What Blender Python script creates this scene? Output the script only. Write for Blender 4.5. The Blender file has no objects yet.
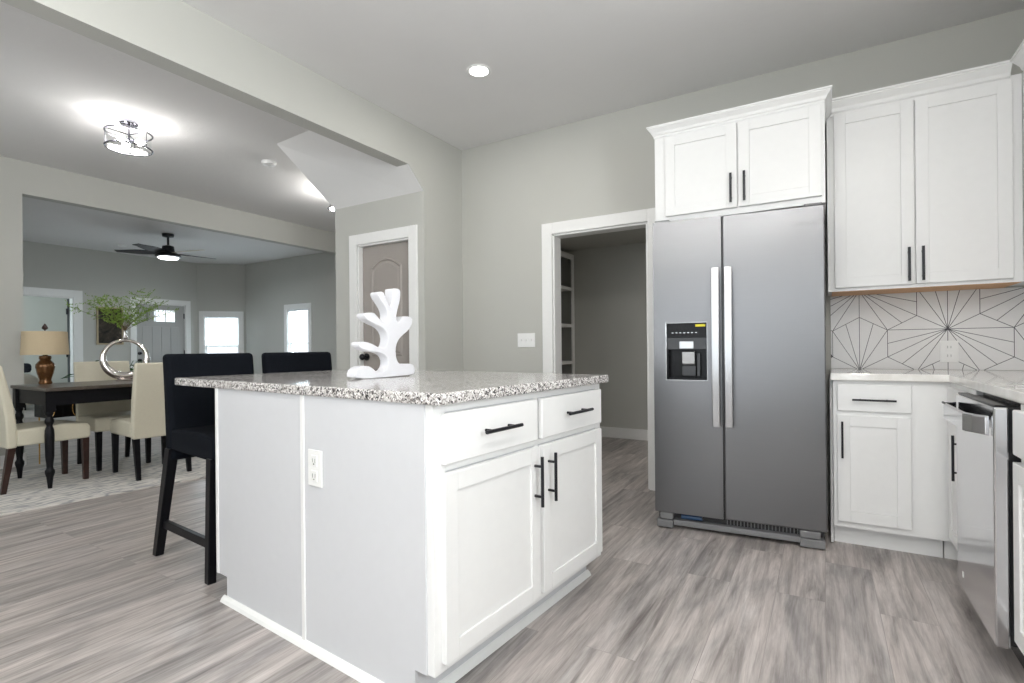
import bpy, bmesh, math, random
from mathutils import Vector, Matrix
sc = bpy.context.scene
C = sc.collection
PI = math.pi
R = math.radians
random.seed(7)

# ------------------------------------------------------------------ camera
H = 1.04
FPX = 518.0
yaw, roll = R(31.0), R(-0.55)
Fv = Vector((-math.sin(yaw), math.cos(yaw), 0)); Rt = Vector((math.cos(yaw), math.sin(yaw), 0)); Up = Vector((0, 0, 1))
cr, sr = math.cos(roll), math.sin(roll)
right = cr*Rt + sr*Up; up = -sr*Rt + cr*Up
cam = bpy.data.cameras.new('camera'); camo = bpy.data.objects.new('camera', cam); C.objects.link(camo)
cam.sensor_width = 36; cam.lens = FPX/1024*36; cam.shift_y = 6.1/1024; cam.clip_start = 0.02
mw = Matrix.Identity(4)
for i in range(3):
    mw[i][0] = right[i]; mw[i][1] = up[i]; mw[i][2] = -Fv[i]
mw[2][3] = H
camo.matrix_world = mw
sc.camera = camo

# ------------------------------------------------------------------ view, world, lights
sc.view_settings.view_transform = 'Standard'; sc.view_settings.look = 'None'
sc.view_settings.gamma = 1; sc.view_settings.use_curve_mapping = False
sc.view_settings.exposure = 0.45
w = bpy.data.worlds.new('sky'); sc.world = w; w.use_nodes = True
bg = w.node_tree.nodes['Background']; bg.inputs[0].default_value = (0.86, 0.93, 1.0, 1); bg.inputs[1].default_value = 1.6

def area(name, loc, target, sx, sy, power, col):
    l = bpy.data.lights.new(name, 'AREA'); l.shape = 'RECTANGLE'; l.size = sx; l.size_y = sy; l.energy = power; l.color = col
    o = bpy.data.objects.new(name, l); C.objects.link(o); o.location = loc
    o.rotation_euler = (Vector(target)-Vector(loc)).to_track_quat('-Z', 'Y').to_euler()
    return o
DAY = (0.95, 0.975, 1.0)
# daylight area lamps at the windows; kitchen and bedroom ones are assumed
area('assumed_patio_window_light', (-0.7, -2.42, 1.3), (-0.7, 0, 1.3), 2.6, 2.0, 17, (0.98, 0.99, 1.0))  # window behind the camera is unseen, assumed to light the kitchen
area('added_sink_window_light', (1.40, 0.3, 1.65), (-1.5, 0.6, 0.9), 1.2, 1.0, 32, DAY)  # unseen side window, added to light the island's right face
area('added_ceiling_fill_light', (1.75, 0.3, 1.0), (-1.2, 0.8, 2.8), 1.2, 0.8, 125, DAY)  # unseen lamp aimed upward, added to brighten the kitchen ceiling
area('daylight_dining_window', (-4.6, -0.85, 1.5), (-4.6, 2, 1.0), 1.5, 1.3, 9, DAY)
area('daylight_bay_window', (-10.75, 6.25, 1.25), (-8, 4, 1.0), 0.6, 1.0, 26, (0.8, 0.92, 1.0))
area('daylight_living_window', (-8.48, 6.5, 1.25), (-8.48, 4, 1.1), 0.6, 1.0, 22, (0.8, 0.92, 1.0))
area('added_bedroom_fill_light', (-12.5, 1.0, 1.6), (-13.6, 4.3, 1.4), 1.4, 1.1, 55, (0.8, 0.95, 1.0))  # unseen source added to brighten the bedroom's back wall

# ------------------------------------------------------------------ mesh builder
class MB:
    def __init__(self): self.v = []; self.f = []; self.m = []; self.mi = 0
    def _add(self, vs, fs):
        b = len(self.v); self.v += [Vector(p) for p in vs]; self.f += [[b+i for i in f] for f in fs]; self.m += [self.mi]*len(fs)
        return self
    def box(self, x0, x1, y0, y1, z0, z1):
        if x0 > x1: x0, x1 = x1, x0
        if y0 > y1: y0, y1 = y1, y0
        if z0 > z1: z0, z1 = z1, z0
        return self._add([(x0,y0,z0),(x1,y0,z0),(x1,y1,z0),(x0,y1,z0),(x0,y0,z1),(x1,y0,z1),(x1,y1,z1),(x0,y1,z1)],
                         [(0,3,2,1),(4,5,6,7),(0,1,5,4),(1,2,6,5),(2,3,7,6),(3,0,4,7)])
    def taper(self, c0, s0, c1, s1):
        # box whose bottom rect is centred c0 (x,y,z) with size s0 (sx,sy) and top c1,s1
        vs = []
        for c, s in ((c0, s0), (c1, s1)):
            for a, b in ((-1,-1),(1,-1),(1,1),(-1,1)): vs.append((c[0]+a*s[0]/2, c[1]+b*s[1]/2, c[2]))
        return self._add(vs, [(0,3,2,1),(4,5,6,7),(0,1,5,4),(1,2,6,5),(2,3,7,6),(3,0,4,7)])
    def prism(self, pts, a0, a1, axis='z'):
        # pts 2D polygon (CCW); axis: z -> (x,y); x -> (y,z); y -> (x,z)
        def P(p, a):
            return {'z': (p[0], p[1], a), 'x': (a, p[0], p[1]), 'y': (p[0], a, p[1])}[axis]
        n = len(pts)
        vs = [P(p, a0) for p in pts] + [P(p, a1) for p in pts]
        fs = [tuple(range(n-1, -1, -1)), tuple(range(n, 2*n))]
        fs += [(i, (i+1) % n, n+(i+1) % n, n+i) for i in range(n)]
        return self._add(vs, fs)
    def cyl(self, p0, p1, r0, r1=None, n=16, caps=True):
        r1 = r0 if r1 is None else r1
        p0 = Vector(p0); p1 = Vector(p1); d = (p1-p0).normalized()
        a = d.orthogonal().normalized(); b = d.cross(a)
        vs = []
        for p, r in ((p0, r0), (p1, r1)):
            for i in range(n):
                t = 2*PI*i/n; vs.append(p + r*(math.cos(t)*a + math.sin(t)*b))
        fs = [(i, (i+1) % n, n+(i+1) % n, n+i) for i in range(n)]
        if caps: fs += [tuple(range(n-1, -1, -1)), tuple(range(n, 2*n))]
        return self._add(vs, fs)
    def lathe(self, prof, c=(0,0,0), n=24):
        vs = []; fs = []
        for r, z in prof:
            for i in range(n):
                t = 2*PI*i/n; vs.append((c[0]+max(r,1e-4)*math.cos(t), c[1]+max(r,1e-4)*math.sin(t), c[2]+z))
        for k in range(len(prof)-1):
            for i in range(n):
                j = (i+1) % n; fs.append((k*n+i, k*n+j, (k+1)*n+j, (k+1)*n+i))
        fs.append(tuple(range(n-1, -1, -1))); fs.append(tuple(range((len(prof)-1)*n, len(prof)*n)))
        return self._add(vs, fs)
    def tube(self, pts, r, n=8, closed=False, flat=1.0, nrm=None):
        pts = [Vector(p) for p in pts]; rs = r if isinstance(r, (list, tuple)) else [r]*len(pts)
        N = len(pts); vs = []; fs = []; prev = None
        for k, p in enumerate(pts):
            if closed: d = (pts[(k+1) % N]-pts[k-1]).normalized()
            else: d = (pts[min(k+1, N-1)]-pts[max(k-1, 0)]).normalized()
            if prev is None: a = (Vector(nrm) if nrm else d.orthogonal()); a = (a-d*a.dot(d)).normalized()
            else: a = (prev-d*prev.dot(d)).normalized()
            prev = a; b = d.cross(a)
            for i in range(n):
                t = 2*PI*i/n; vs.append(p + rs[k]*(math.cos(t)*a*flat + math.sin(t)*b))
        M = N if closed else N-1
        for k in range(M):
            for i in range(n):
                j = (i+1) % n; k2 = (k+1) % N; fs.append((k*n+i, k*n+j, k2*n+j, k2*n+i))
        if not closed: fs += [tuple(range(n-1, -1, -1)), tuple(range((N-1)*n, N*n))]
        return self._add(vs, fs)
    def ball(self, c, r, sx=1, sy=1, sz=1, n=14, k=8):
        prof = [(r*math.sin(PI*i/k), -r*math.cos(PI*i/k)) for i in range(k+1)]
        b = len(self.v); self.lathe(prof, (0,0,0), n)
        for i in range(b, len(self.v)):
            q = self.v[i]; self.v[i] = Vector((c[0]+q.x*sx, c[1]+q.y*sy, c[2]+q.z*sz))
        return self
    def quad(self, a, b, c, d): return self._add([a,b,c,d], [(0,1,2,3)])
    def xf(self, M):
        self.v = [M @ p for p in self.v]; return self
    def mesh(self, name, mats, inv=None, smooth=False):
        me = bpy.data.meshes.new(name)
        vs = [inv @ p for p in self.v] if inv is not None else self.v
        me.from_pydata([tuple(p) for p in vs], [], self.f)
        for m in (mats if isinstance(mats, (list, tuple)) else [mats]): me.materials.append(m)
        for p, mi in zip(me.polygons, self.m): p.material_index = mi
        bm = bmesh.new(); bm.from_mesh(me); bmesh.ops.recalc_face_normals(bm, faces=bm.faces); bm.to_mesh(me); bm.free()
        if smooth:
            for p in me.polygons: p.use_smooth = True
        me.update()
        return me

INV = {}
def fin(o, bevel, smooth, seg=2):
    if bevel:
        m = o.modifiers.new('bevel', 'BEVEL'); m.width = bevel; m.segments = seg; m.limit_method = 'ANGLE'; m.angle_limit = R(35)
    if smooth and smooth != 'all':
        for p in o.data.polygons: p.use_smooth = True
        try:
            o.data.set_sharp_from_angle(angle=R(40))
        except Exception: pass
    elif smooth == 'all':
        for p in o.data.polygons: p.use_smooth = True
    return o
def thing(name, label, cat, loc=(0,0,0), rz=0, group=None):
    o = bpy.data.objects.new(name, None); C.objects.link(o); o.empty_display_size = 0.1
    o.location = loc; o.rotation_euler = (0, 0, rz); o['label'] = label; o['category'] = cat
    if group: o['group'] = group
    INV[o.name] = (Matrix.Translation(loc) @ Matrix.Rotation(rz, 4, 'Z')).inverted()
    return o
def part(name, mb, mat, parent, bevel=0, smooth=False, world=False, label=None, seg=2):
    root = parent
    while root.parent: root = root.parent
    me = mb.mesh(name, mat, INV[root.name] if world else None)
    o = bpy.data.objects.new(name, me); C.objects.link(o); o.parent = parent
    if label: o['label'] = label
    return fin(o, bevel, smooth, seg)
def solo(name, mb, mat, label=None, cat=None, bevel=0, smooth=False, kind=None, group=None):
    xs = [p.x for p in mb.v]; ys = [p.y for p in mb.v]; zs = [p.z for p in mb.v]
    c = Vector(((min(xs)+max(xs))/2, (min(ys)+max(ys))/2, min(zs)))
    me = mb.mesh(name, mat, Matrix.Translation(-c))
    o = bpy.data.objects.new(name, me); C.objects.link(o); o.location = c
    if label: o['label'] = label
    if cat: o['category'] = cat
    if kind: o['kind'] = kind
    if group: o['group'] = group
    return fin(o, bevel, smooth)
def struct(name, mb, mat, bevel=0, smooth=False): return solo(name, mb, mat, kind='structure', bevel=bevel, smooth=smooth)
def sub(name, mb, mat, parent, bevel=0, smooth=False):   # child of a structure mesh, world coordinates
    me = mb.mesh(name, mat, Matrix.Translation(-Vector(parent.location)))
    o = bpy.data.objects.new(name, me); C.objects.link(o); o.parent = parent
    return fin(o, bevel, smooth)
def copy_tree(o, loc=None, rz=None, label=None, parent=None):
    c = o.copy(); C.objects.link(c)
    if parent: c.parent = parent
    if loc is not None: c.location = loc
    if rz is not None: c.rotation_euler = (0, 0, rz)
    if label: c['label'] = label
    for ch in [x for x in o.children]: copy_tree(ch, parent=c)
    return c

# ------------------------------------------------------------------ materials
def nt(name):
    m = bpy.data.materials.new(name); m.use_nodes = True; t = m.node_tree
    return m, t, t.nodes['Principled BSDF'], t.nodes, t.links
def col(c): return (c[0], c[1], c[2], 1)
def srgb(r, g, b):
    f = lambda u: (u/255/12.92) if u/255 <= 0.04045 else ((u/255+0.055)/1.055)**2.4
    return (f(r), f(g), f(b))
def coords(t, scale=(1,1,1), rot=(0,0,0), loc=(0,0,0)):
    g = t.nodes.new('ShaderNodeNewGeometry'); mp = t.nodes.new('ShaderNodeMapping')
    mp.inputs['Scale'].default_value = scale; mp.inputs['Rotation'].default_value = rot; mp.inputs['Location'].default_value = loc
    t.links.new(g.outputs['Position'], mp.inputs['Vector']); return mp.outputs[0]
def ocoords(t, scale=(1,1,1)):
    g = t.nodes.new('ShaderNodeTexCoord'); mp = t.nodes.new('ShaderNodeMapping'); mp.inputs['Scale'].default_value = scale
    t.links.new(g.outputs['Object'], mp.inputs['Vector']); return mp.outputs[0]
def noise(t, vec, scale, detail=3, rough=0.5, dist=0):
    n = t.nodes.new('ShaderNodeTexNoise'); n.inputs['Scale'].default_value = scale; n.inputs['Detail'].default_value = detail
    n.inputs['Roughness'].default_value = rough; n.inputs['Distortion'].default_value = dist
    t.links.new(vec, n.inputs['Vector']); return n.outputs['Fac']
def ramp(t, fac, stops, interp='LINEAR'):
    r = t.nodes.new('ShaderNodeValToRGB'); e = r.color_ramp.elements; r.color_ramp.interpolation = interp
    while len(e) < len(stops): e.new(0.5)
    for el, (p, c) in zip(e, stops): el.position = p; el.color = col(c)
    t.links.new(fac, r.inputs[0]); return r.outputs[0]
def mix(t, fac, a, b, mode='MIX'):
    m = t.nodes.new('ShaderNodeMix'); m.data_type = 'RGBA'; m.blend_type = mode
    for s, val in ((m.inputs[0], fac), (m.inputs[6], a), (m.inputs[7], b)):
        if isinstance(val, (int, float)): s.default_value = val
        elif isinstance(val, tuple): s.default_value = col(val)
        else: t.links.new(val, s)
    return m.outputs[2]
def bump(t, b, h, s=0.2, d=0.002):
    n = t.nodes.new('ShaderNodeBump'); n.inputs['Strength'].default_value = s; n.inputs['Distance'].default_value = d
    t.links.new(h, n.inputs['Height']); t.links.new(n.outputs[0], b.inputs['Normal'])
def plain(name, c, rough=0.5, metal=0, spec=0.5, nb=None, var=0.04, coat=0):
    m, t, b, N, L = nt(name)
    v = ocoords(t); f = noise(t, v, nb[0] if nb else 40, 3)
    c2 = tuple(max(0, x*(1-var)) for x in c); c3 = tuple(min(1, x*(1+var)) for x in c)
    L.new(ramp(t, f, [(0.3, c2), (0.7, c3)]), b.inputs['Base Color'])
    b.inputs['Roughness'].default_value = rough; b.inputs['Metallic'].default_value = metal
    b.inputs['Specular IOR Level'].default_value = spec
    if coat: b.inputs['Coat Weight'].default_value = coat; b.inputs['Coat Roughness'].default_value = 0.1
    if nb: bump(t, b, f, nb[1], nb[2])
    return m
def wallmat(name, c, sc_=60, st=0.12, d=0.001, rough=0.75):
    m, t, b, N, L = nt(name); v = coords(t)
    f = noise(t, v, sc_, 4, 0.6)
    L.new(ramp(t, noise(t, v, 3, 2), [(0.3, tuple(x*0.985 for x in c)), (0.7, c)]), b.inputs['Base Color'])
    b.inputs['Roughness'].default_value = rough; b.inputs['Specular IOR Level'].default_value = 0.3
    bump(t, b, f, st, d); return m
M = {}
M['wall'] = wallmat('wall_paint', srgb(193, 193, 187))
M['ceil'] = wallmat('ceiling_texture', srgb(231, 230, 229), 14, 0.45, 0.004, 0.9)
M['trim'] = plain('trim_paint', srgb(238, 238, 236), 0.35, nb=(30, 0.02, 0.0005), var=0.01)
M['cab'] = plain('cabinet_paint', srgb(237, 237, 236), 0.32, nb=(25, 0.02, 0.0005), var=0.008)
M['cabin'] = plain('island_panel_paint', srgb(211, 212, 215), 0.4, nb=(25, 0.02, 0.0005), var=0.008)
M['black'] = plain('black_metal', (0.012, 0.012, 0.016), 0.35, 0.3, var=0.1)
M['taupe'] = plain('taupe_door_paint', srgb(160, 153, 147), 0.45, var=0.01)
M['greydoor'] = plain('grey_door_paint', srgb(176, 176, 174), 0.45, var=0.01)
M['darkdoor'] = plain('dark_grey_door_paint', srgb(96, 102, 104), 0.5, var=0.02)
M['wood_raw'] = plain('raw_birch', srgb(222, 176, 134), 0.6, var=0.08)
M['plastic'] = plain('white_plastic', srgb(240, 240, 238), 0.3, var=0.005)
M['darkplastic'] = plain('dark_plastic', (0.02, 0.02, 0.022), 0.25, var=0.05)
M['blackgloss'] = plain('gloss_black', (0.004, 0.004, 0.005), 0.25, var=0.05, spec=0.2)
M['fab_black'] = plain('charcoal_linen', (0.005, 0.0065, 0.010), 0.85, nb=(320, 0.5, 0.001), var=0.35, spec=0.12)
M['leather'] = plain('cream_leather', srgb(218, 212, 192), 0.42, nb=(90, 0.12, 0.001), var=0.02)
M['blackwood'] = plain('black_painted_wood', (0.005, 0.005, 0.007), 0.4, nb=(30, 0.05, 0.001), var=0.15, spec=0.22)
M['brownwood'] = plain('dark_brown_wood', (0.035, 0.014, 0.010), 0.35, nb=(30, 0.05, 0.001), var=0.2)
M['tabletop'] = plain('dark_walnut_top', (0.085, 0.068, 0.055), 0.28, nb=(18, 0.05, 0.001), var=0.2)
M['bronze'] = plain('brown_bronze_glaze', (0.16, 0.075, 0.028), 0.22, 0.55, var=0.2)
M['shade'] = plain('beige_linen_shade', srgb(196, 178, 148), 0.85, nb=(260, 0.3, 0.001), var=0.05)
M['chrome'] = plain('polished_silver', (0.72, 0.68, 0.66), 0.06, 1.0, var=0.02)
M['cham'] = plain('fixture_chrome', (0.22, 0.22, 0.25), 0.12, 1.0, var=0.02)
M['gold'] = plain('gold_wire', (0.75, 0.46, 0.16), 0.25, 1.0, var=0.05)
M['ceramic'] = plain('matte_white_ceramic', srgb(228, 228, 232), 0.38, nb=(40, 0.05, 0.001), var=0.01)
M['yellow'] = plain('yellow_sticker', srgb(225, 212, 40), 0.5, var=0.02)
M['pink'] = plain('pink_sticker', srgb(196, 92, 108), 0.5, var=0.02)
M['silverplastic'] = plain('silver_plastic', (0.55, 0.56, 0.57), 0.25, 0.6, var=0.03)
M['blueplastic'] = plain('blue_plastic', (0.02, 0.06, 0.14), 0.4, var=0.05)
M['greyplastic'] = plain('grey_grille_plastic', (0.20, 0.20, 0.205), 0.4, var=0.03)
M['leaf'] = plain('green_leaf', srgb(120, 150, 52), 0.55, nb=(20, 0.1, 0.001), var=0.35)
M['leafdark'] = plain('dark_green_leaf', (0.03, 0.10, 0.02), 0.45, nb=(20, 0.1, 0.001), var=0.4)
M['stem'] = plain('brown_stem', (0.10, 0.07, 0.03), 0.7, var=0.2)
M['bed'] = plain('pale_bedding', srgb(190, 180, 168), 0.85, nb=(60, 0.2, 0.002), var=0.05)
M['cushion'] = plain('navy_cushion', (0.02, 0.022, 0.035), 0.85, nb=(60, 0.2, 0.002), var=0.4)
M['sidefridge'] = plain('grey_fridge_side', (0.10, 0.10, 0.105), 0.5, var=0.03)
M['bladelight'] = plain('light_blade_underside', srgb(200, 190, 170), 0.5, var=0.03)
M['blind'] = plain('white_blind', srgb(240, 243, 245), 0.6, var=0.01)
M['bookdark'] = plain('shadowed_backing', srgb(150, 150, 146), 0.7, var=0.02)  # grey stands in for the shade inside the hall shelves

def emis(name, c, s):
    m, t, b, N, L = nt(name); b.inputs['Base Color'].default_value = col(c)
    b.inputs['Emission Color'].default_value = col(c); b.inputs['Emission Strength'].default_value = s; return m
M['lamp'] = emis('lit_lens', (1, 0.98, 0.95), 9)
M['bulb'] = emis('lit_bulb', (1, 0.96, 0.92), 30)
M['fanlamp'] = emis('lit_fan_lens', (0.93, 0.95, 1), 5)

def glassmat():
    m = bpy.data.materials.new('clear_glass'); m.use_nodes = True; t = m.node_tree; N = t.nodes
    for n in list(N): N.remove(n)
    o = N.new('ShaderNodeOutputMaterial'); tr = N.new('ShaderNodeBsdfTransparent'); gl = N.new('ShaderNodeBsdfGlossy'); mx = N.new('ShaderNodeMixShader')
    gl.inputs['Roughness'].default_value = 0.03; mx.inputs[0].default_value = 0.07; tr.inputs[0].default_value = (0.97, 0.98, 0.98, 1)
    t.links.new(tr.outputs[0], mx.inputs[1]); t.links.new(gl.outputs[0], mx.inputs[2]); t.links.new(mx.outputs[0], o.inputs[0]); return m
M['glass'] = glassmat()

def floormat():
    m, t, b, N, L = nt('grey_oak_vinyl_planks')
    v = coords(t, rot=(0, 0, R(90)))                      # planks run along world Y
    br = N.new('ShaderNodeTexBrick'); L.new(v, br.inputs['Vector'])
    br.offset = 0.37; br.inputs['Scale'].default_value = 1; br.inputs['Brick Width'].default_value = 1.22; br.inputs['Row Height'].default_value = 0.18
    br.inputs['Mortar Size'].default_value = 0.0012; br.inputs['Mortar Smooth'].default_value = 0.2; br.inputs['Bias'].default_value = 0
    br.inputs['Color1'].default_value = (0, 0, 0, 1); br.inputs['Color2'].default_value = (1, 1, 1, 1); br.inputs['Mortar'].default_value = (0.5, 0.5, 0.5, 1)
    sep = N.new('ShaderNodeSeparateColor'); L.new(br.outputs['Color'], sep.inputs[0]); rnd = sep.outputs[0]
    # grain: stretched noise shifted per plank
    comb = N.new('ShaderNodeCombineXYZ'); mul = N.new('ShaderNodeMath'); mul.operation = 'MULTIPLY'; mul.inputs[1].default_value = 37.0
    L.new(rnd, mul.inputs[0]); L.new(mul.outputs[0], comb.inputs[2]); L.new(mul.outputs[0], comb.inputs[0])
    add = N.new('ShaderNodeVectorMath'); add.operation = 'ADD'
    v2 = coords(t, scale=(8.5, 0.7, 1)); L.new(v2, add.inputs[0]); L.new(comb.outputs[0], add.inputs[1])
    g1 = noise(t, add.outputs[0], 1.5, 7, 0.64, 1.3)
    add2 = N.new('ShaderNodeVectorMath'); add2.operation = 'ADD'
    v3 = coords(t, scale=(34, 1.6, 1)); L.new(v3, add2.inputs[0]); L.new(comb.outputs[0], add2.inputs[1])
    g2 = noise(t, add2.outputs[0], 2.2, 5, 0.7, 0.6)
    base = ramp(t, g1, [(0.25, srgb(112, 105, 103)), (0.40, srgb(163, 157, 153)), (0.55, srgb(191, 184, 180)), (0.75, srgb(211, 206, 202))])
    fine = ramp(t, g2, [(0.3, (0.72, 0.71, 0.71)), (0.60, (1.04, 1.04, 1.04))])
    c = mix(t, 0.8, base, fine, 'MULTIPLY')
    # cathedral figure: distorted bands, shifted per plank
    add3 = N.new('ShaderNodeVectorMath'); add3.operation = 'ADD'
    v4 = coords(t, scale=(1, 0.10, 1)); L.new(v4, add3.inputs[0]); L.new(comb.outputs[0], add3.inputs[1])
    wv = N.new('ShaderNodeTexWave'); wv.wave_type = 'BANDS'; wv.bands_direction = 'X'
    wv.inputs['Scale'].default_value = 5; wv.inputs['Distortion'].default_value = 13; wv.inputs['Detail'].default_value = 4; wv.inputs['Detail Scale'].default_value = 2.0; wv.inputs['Detail Roughness'].default_value = 0.6
    L.new(add3.outputs[0], wv.inputs['Vector'])
    c = mix(t, 0.5, c, ramp(t, wv.outputs['Fac'], [(0.0, (0.74, 0.73, 0.73)), (0.35, (0.98, 0.98, 0.98)), (1, (1.07, 1.07, 1.07))]), 'MULTIPLY')
    v5 = coords(t, scale=(110, 3.0, 1)); g3 = noise(t, v5, 2.5, 3, 0.7)
    c = mix(t, 0.6, c, ramp(t, g3, [(0.35, (0.84, 0.84, 0.84)), (0.55, (1.04, 1.04, 1.04))]), 'MULTIPLY')
    c = mix(t, 1.0, c, ramp(t, rnd, [(0, (0.92, 0.92, 0.93)), (0.5, (0.98, 0.975, 0.97)), (1, (1.04, 1.03, 1.03))]), 'MULTIPLY')
    v6 = coords(t, scale=(3.2, 0.75, 1)); add6 = N.new('ShaderNodeVectorMath'); add6.operation = 'ADD'; L.new(v6, add6.inputs[0])
    half = N.new('ShaderNodeVectorMath'); half.operation = 'SCALE'; half.inputs['Scale'].default_value = 0.02; L.new(comb.outputs[0], half.inputs[0]); L.new(half.outputs[0], add6.inputs[1])
    g6 = noise(t, add6.outputs[0], 1.8, 5, 0.6, 0.8)
    c = mix(t, 0.9, c, ramp(t, g6, [(0.36, (0.66, 0.67, 0.68)), (0.52, (0.97, 0.965, 0.96)), (0.66, (1.07, 1.05, 1.04))]), 'MULTIPLY')
    sc3 = N.new('ShaderNodeMath'); sc3.operation = 'MULTIPLY'; sc3.inputs[1].default_value = 0.5; L.new(br.outputs['Fac'], sc3.inputs[0])
    c = mix(t, sc3.outputs[0], c, srgb(132, 124, 120))
    L.new(c, b.inputs['Base Color'])
    L.new(ramp(t, g2, [(0.3, (0.42,)*3), (0.7, (0.30,)*3)]), b.inputs['Roughness'])
    b.inputs['Specular IOR Level'].default_value = 0.45
    bump(t, b, g2, 0.15, 0.0008); return m
M['floor'] = floormat()

def granite():
    m, t, b, N, L = nt('speckled_granite'); v = ocoords(t)
    vo = N.new('ShaderNodeTexVoronoi'); vo.inputs['Scale'].default_value = 230; L.new(v, vo.inputs['Vector'])
    s = N.new('ShaderNodeSeparateColor'); L.new(vo.outputs['Color'], s.inputs[0])
    vo2 = N.new('ShaderNodeTexVoronoi'); vo2.inputs['Scale'].default_value = 130; L.new(v, vo2.inputs['Vector'])
    s2 = N.new('ShaderNodeSeparateColor'); L.new(vo2.outputs['Color'], s2.inputs[0])
    a = ramp(t, s.outputs[0], [(0.0, srgb(62, 60, 64)), (0.10, srgb(128, 123, 121)), (0.26, srgb(178, 173, 170)), (0.46, srgb(214, 211, 208)), (0.8, srgb(240, 238, 236))], 'CONSTANT')
    d = ramp(t, s2.outputs[1], [(0, (0.22, 0.21, 0.22)), (0.08, (0.65, 0.63, 0.62)), (0.22, (1, 1, 1))], 'CONSTANT')
    L.new(mix(t, 0.85, a, d, 'MULTIPLY'), b.inputs['Base Color'])
    b.inputs['Roughness'].default_value = 0.12; b.inputs['Specular IOR Level'].default_value = 0.6; return m
M['granite'] = granite()
def quartz():
    m, t, b, N, L = nt('white_quartz'); v = coords(t)
    L.new(ramp(t, noise(t, v, 9, 6, 0.7, 0.6), [(0.35, srgb(226, 222, 216)), (0.6, srgb(240, 238, 234))]), b.inputs['Base Color'])
    b.inputs['Roughness'].default_value = 0.07; b.inputs['Specular IOR Level'].default_value = 0.7; return m
M['quartz'] = quartz()
M['tile'] = plain('white_porcelain_tile', srgb(232, 231, 230), 0.16, var=0.01)
M['line'] = plain('dark_grey_tile_line', srgb(70, 68, 74), 0.4, var=0.03)
def steel(name, c, rough, vert=False):
    m, t, b, N, L = nt(name)
    v = ocoords(t, (2, 2, 260) if not vert else (260, 260, 2))
    f = noise(t, v, 1.5, 3, 0.6)
    L.new(ramp(t, f, [(0.3, tuple(x*0.96 for x in c)), (0.7, c)]), b.inputs['Base Color'])
    b.inputs['Metallic'].default_value = 1.0
    L.new(ramp(t, f, [(0.3, (rough*0.9,)*3), (0.7, (rough*1.1,)*3)]), b.inputs['Roughness'])
    b.inputs['Anisotropic'].default_value = 0.5
    return m
M['steel'] = steel('brushed_stainless', (0.215, 0.215, 0.222), 0.33)
M['steelh'] = steel('handle_stainless', (0.50, 0.50, 0.51), 0.3, True)
M['steeldw'] = steel('dishwasher_stainless', (0.68, 0.68, 0.70), 0.13)
def rugmat():
    m, t, b, N, L = nt('cream_grey_rug')
    v = coords(t, (1, 0.45, 1), (0, 0, R(-8)))
    wv = N.new('ShaderNodeTexWave'); wv.wave_type = 'BANDS'; wv.bands_direction = 'X'
    wv.inputs['Scale'].default_value = 5.0; wv.inputs['Distortion'].default_value = 11; wv.inputs['Detail'].default_value = 2; wv.inputs['Detail Scale'].default_value = 2.2
    L.new(v, wv.inputs['Vector'])
    L.new(ramp(t, wv.outputs['Fac'], [(0.05, srgb(168, 167, 168)), (0.35, srgb(206, 203, 198)), (0.8, srgb(220, 216, 210))]), b.inputs['Base Color'])
    b.inputs['Roughness'].default_value = 0.95; bump(t, b, noise(t, v, 150, 2), 0.5, 0.003); return m
M['rug'] = rugmat()
def artmat():
    m, t, b, N, L = nt('dark_abstract_print'); v = ocoords(t)
    L.new(ramp(t, noise(t, v, 6, 6, 0.7, 1.0), [(0.35, (0.01, 0.01, 0.01)), (0.55, (0.05, 0.04, 0.03)), (0.72, (0.16, 0.13, 0.09))]), b.inputs['Base Color'])
    b.inputs['Roughness'].default_value = 0.25; return m
M['art'] = artmat()

# ------------------------------------------------------------------ the setting
YB = 3.735; XL = -2.75; XR = 1.12; YF = -2.2; ZC = 2.80
XD = -6.30; XF = -10.80; YN = 6.30; YD = 0.2; T = 0.12
def wall_x(mb, x0, x1, y0, y1, holes=(), z1=ZC):
    # slab normal to x between y0..y1 with rectangular holes (ya,yb,za,zb), sorted
    cur = y0
    for ya, yb, za, zb in sorted(holes):
        mb.box(x0, x1, cur, ya, 0, z1)
        if za > 0: mb.box(x0, x1, ya, yb, 0, za)
        if zb < z1: mb.box(x0, x1, ya, yb, zb, z1)
        cur = yb
    mb.box(x0, x1, cur, y1, 0, z1); return mb
def wall_y(mb, y0, y1, x0, x1, holes=(), z1=ZC):
    cur = x0
    for xa, xb, za, zb in sorted(holes):
        mb.box(cur, xa, y0, y1, 0, z1)
        if za > 0: mb.box(xa, xb, y0, y1, 0, za)
        if zb < z1: mb.box(xa, xb, y0, y1, zb, z1)
        cur = xb
    mb.box(cur, x1, y0, y1, 0, z1); return mb
struct('floor', MB().box(-14.2, XR+T, YF-T, 7.2, -0.06, 0), M['floor'])
struct('ceiling', MB().box(-14.2, XR+T, YF-T, 7.2, ZC, ZC+0.1), M['ceil'])
DX0, DX1, DZ = -1.856, -1.084, 1.945
struct('wall_back', wall_y(MB(), YB, YB+T, XL-T, XR+T, [(DX0, DX1, 0, DZ)]), M['wall'])
struct('wall_right', wall_x(MB(), XR, XR+T, YF-T, YB, [(-0.3, 0.9, 1.1, 2.1)]), M['wall'])
struct('wall_front', wall_y(MB(), YF-T, YF, XL-T, XR, [(-1.95, 0.55, 0.25, 2.3)]), M['wall'])
# kitchen left wall with the wide opening; its far top corner follows the stair soffit
OY0 = -0.45
mb = MB().box(XL-T, XL, YF, OY0, 0, ZC)
mb.prism([(OY0, 2.475), (3.043, 2.475), (3.22, 2.312), (3.22, 0), (YB, 0), (YB, ZC), (OY0, ZC)], XL-T, XL, 'x')
struct('wall_left', mb, M['wall'])
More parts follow.
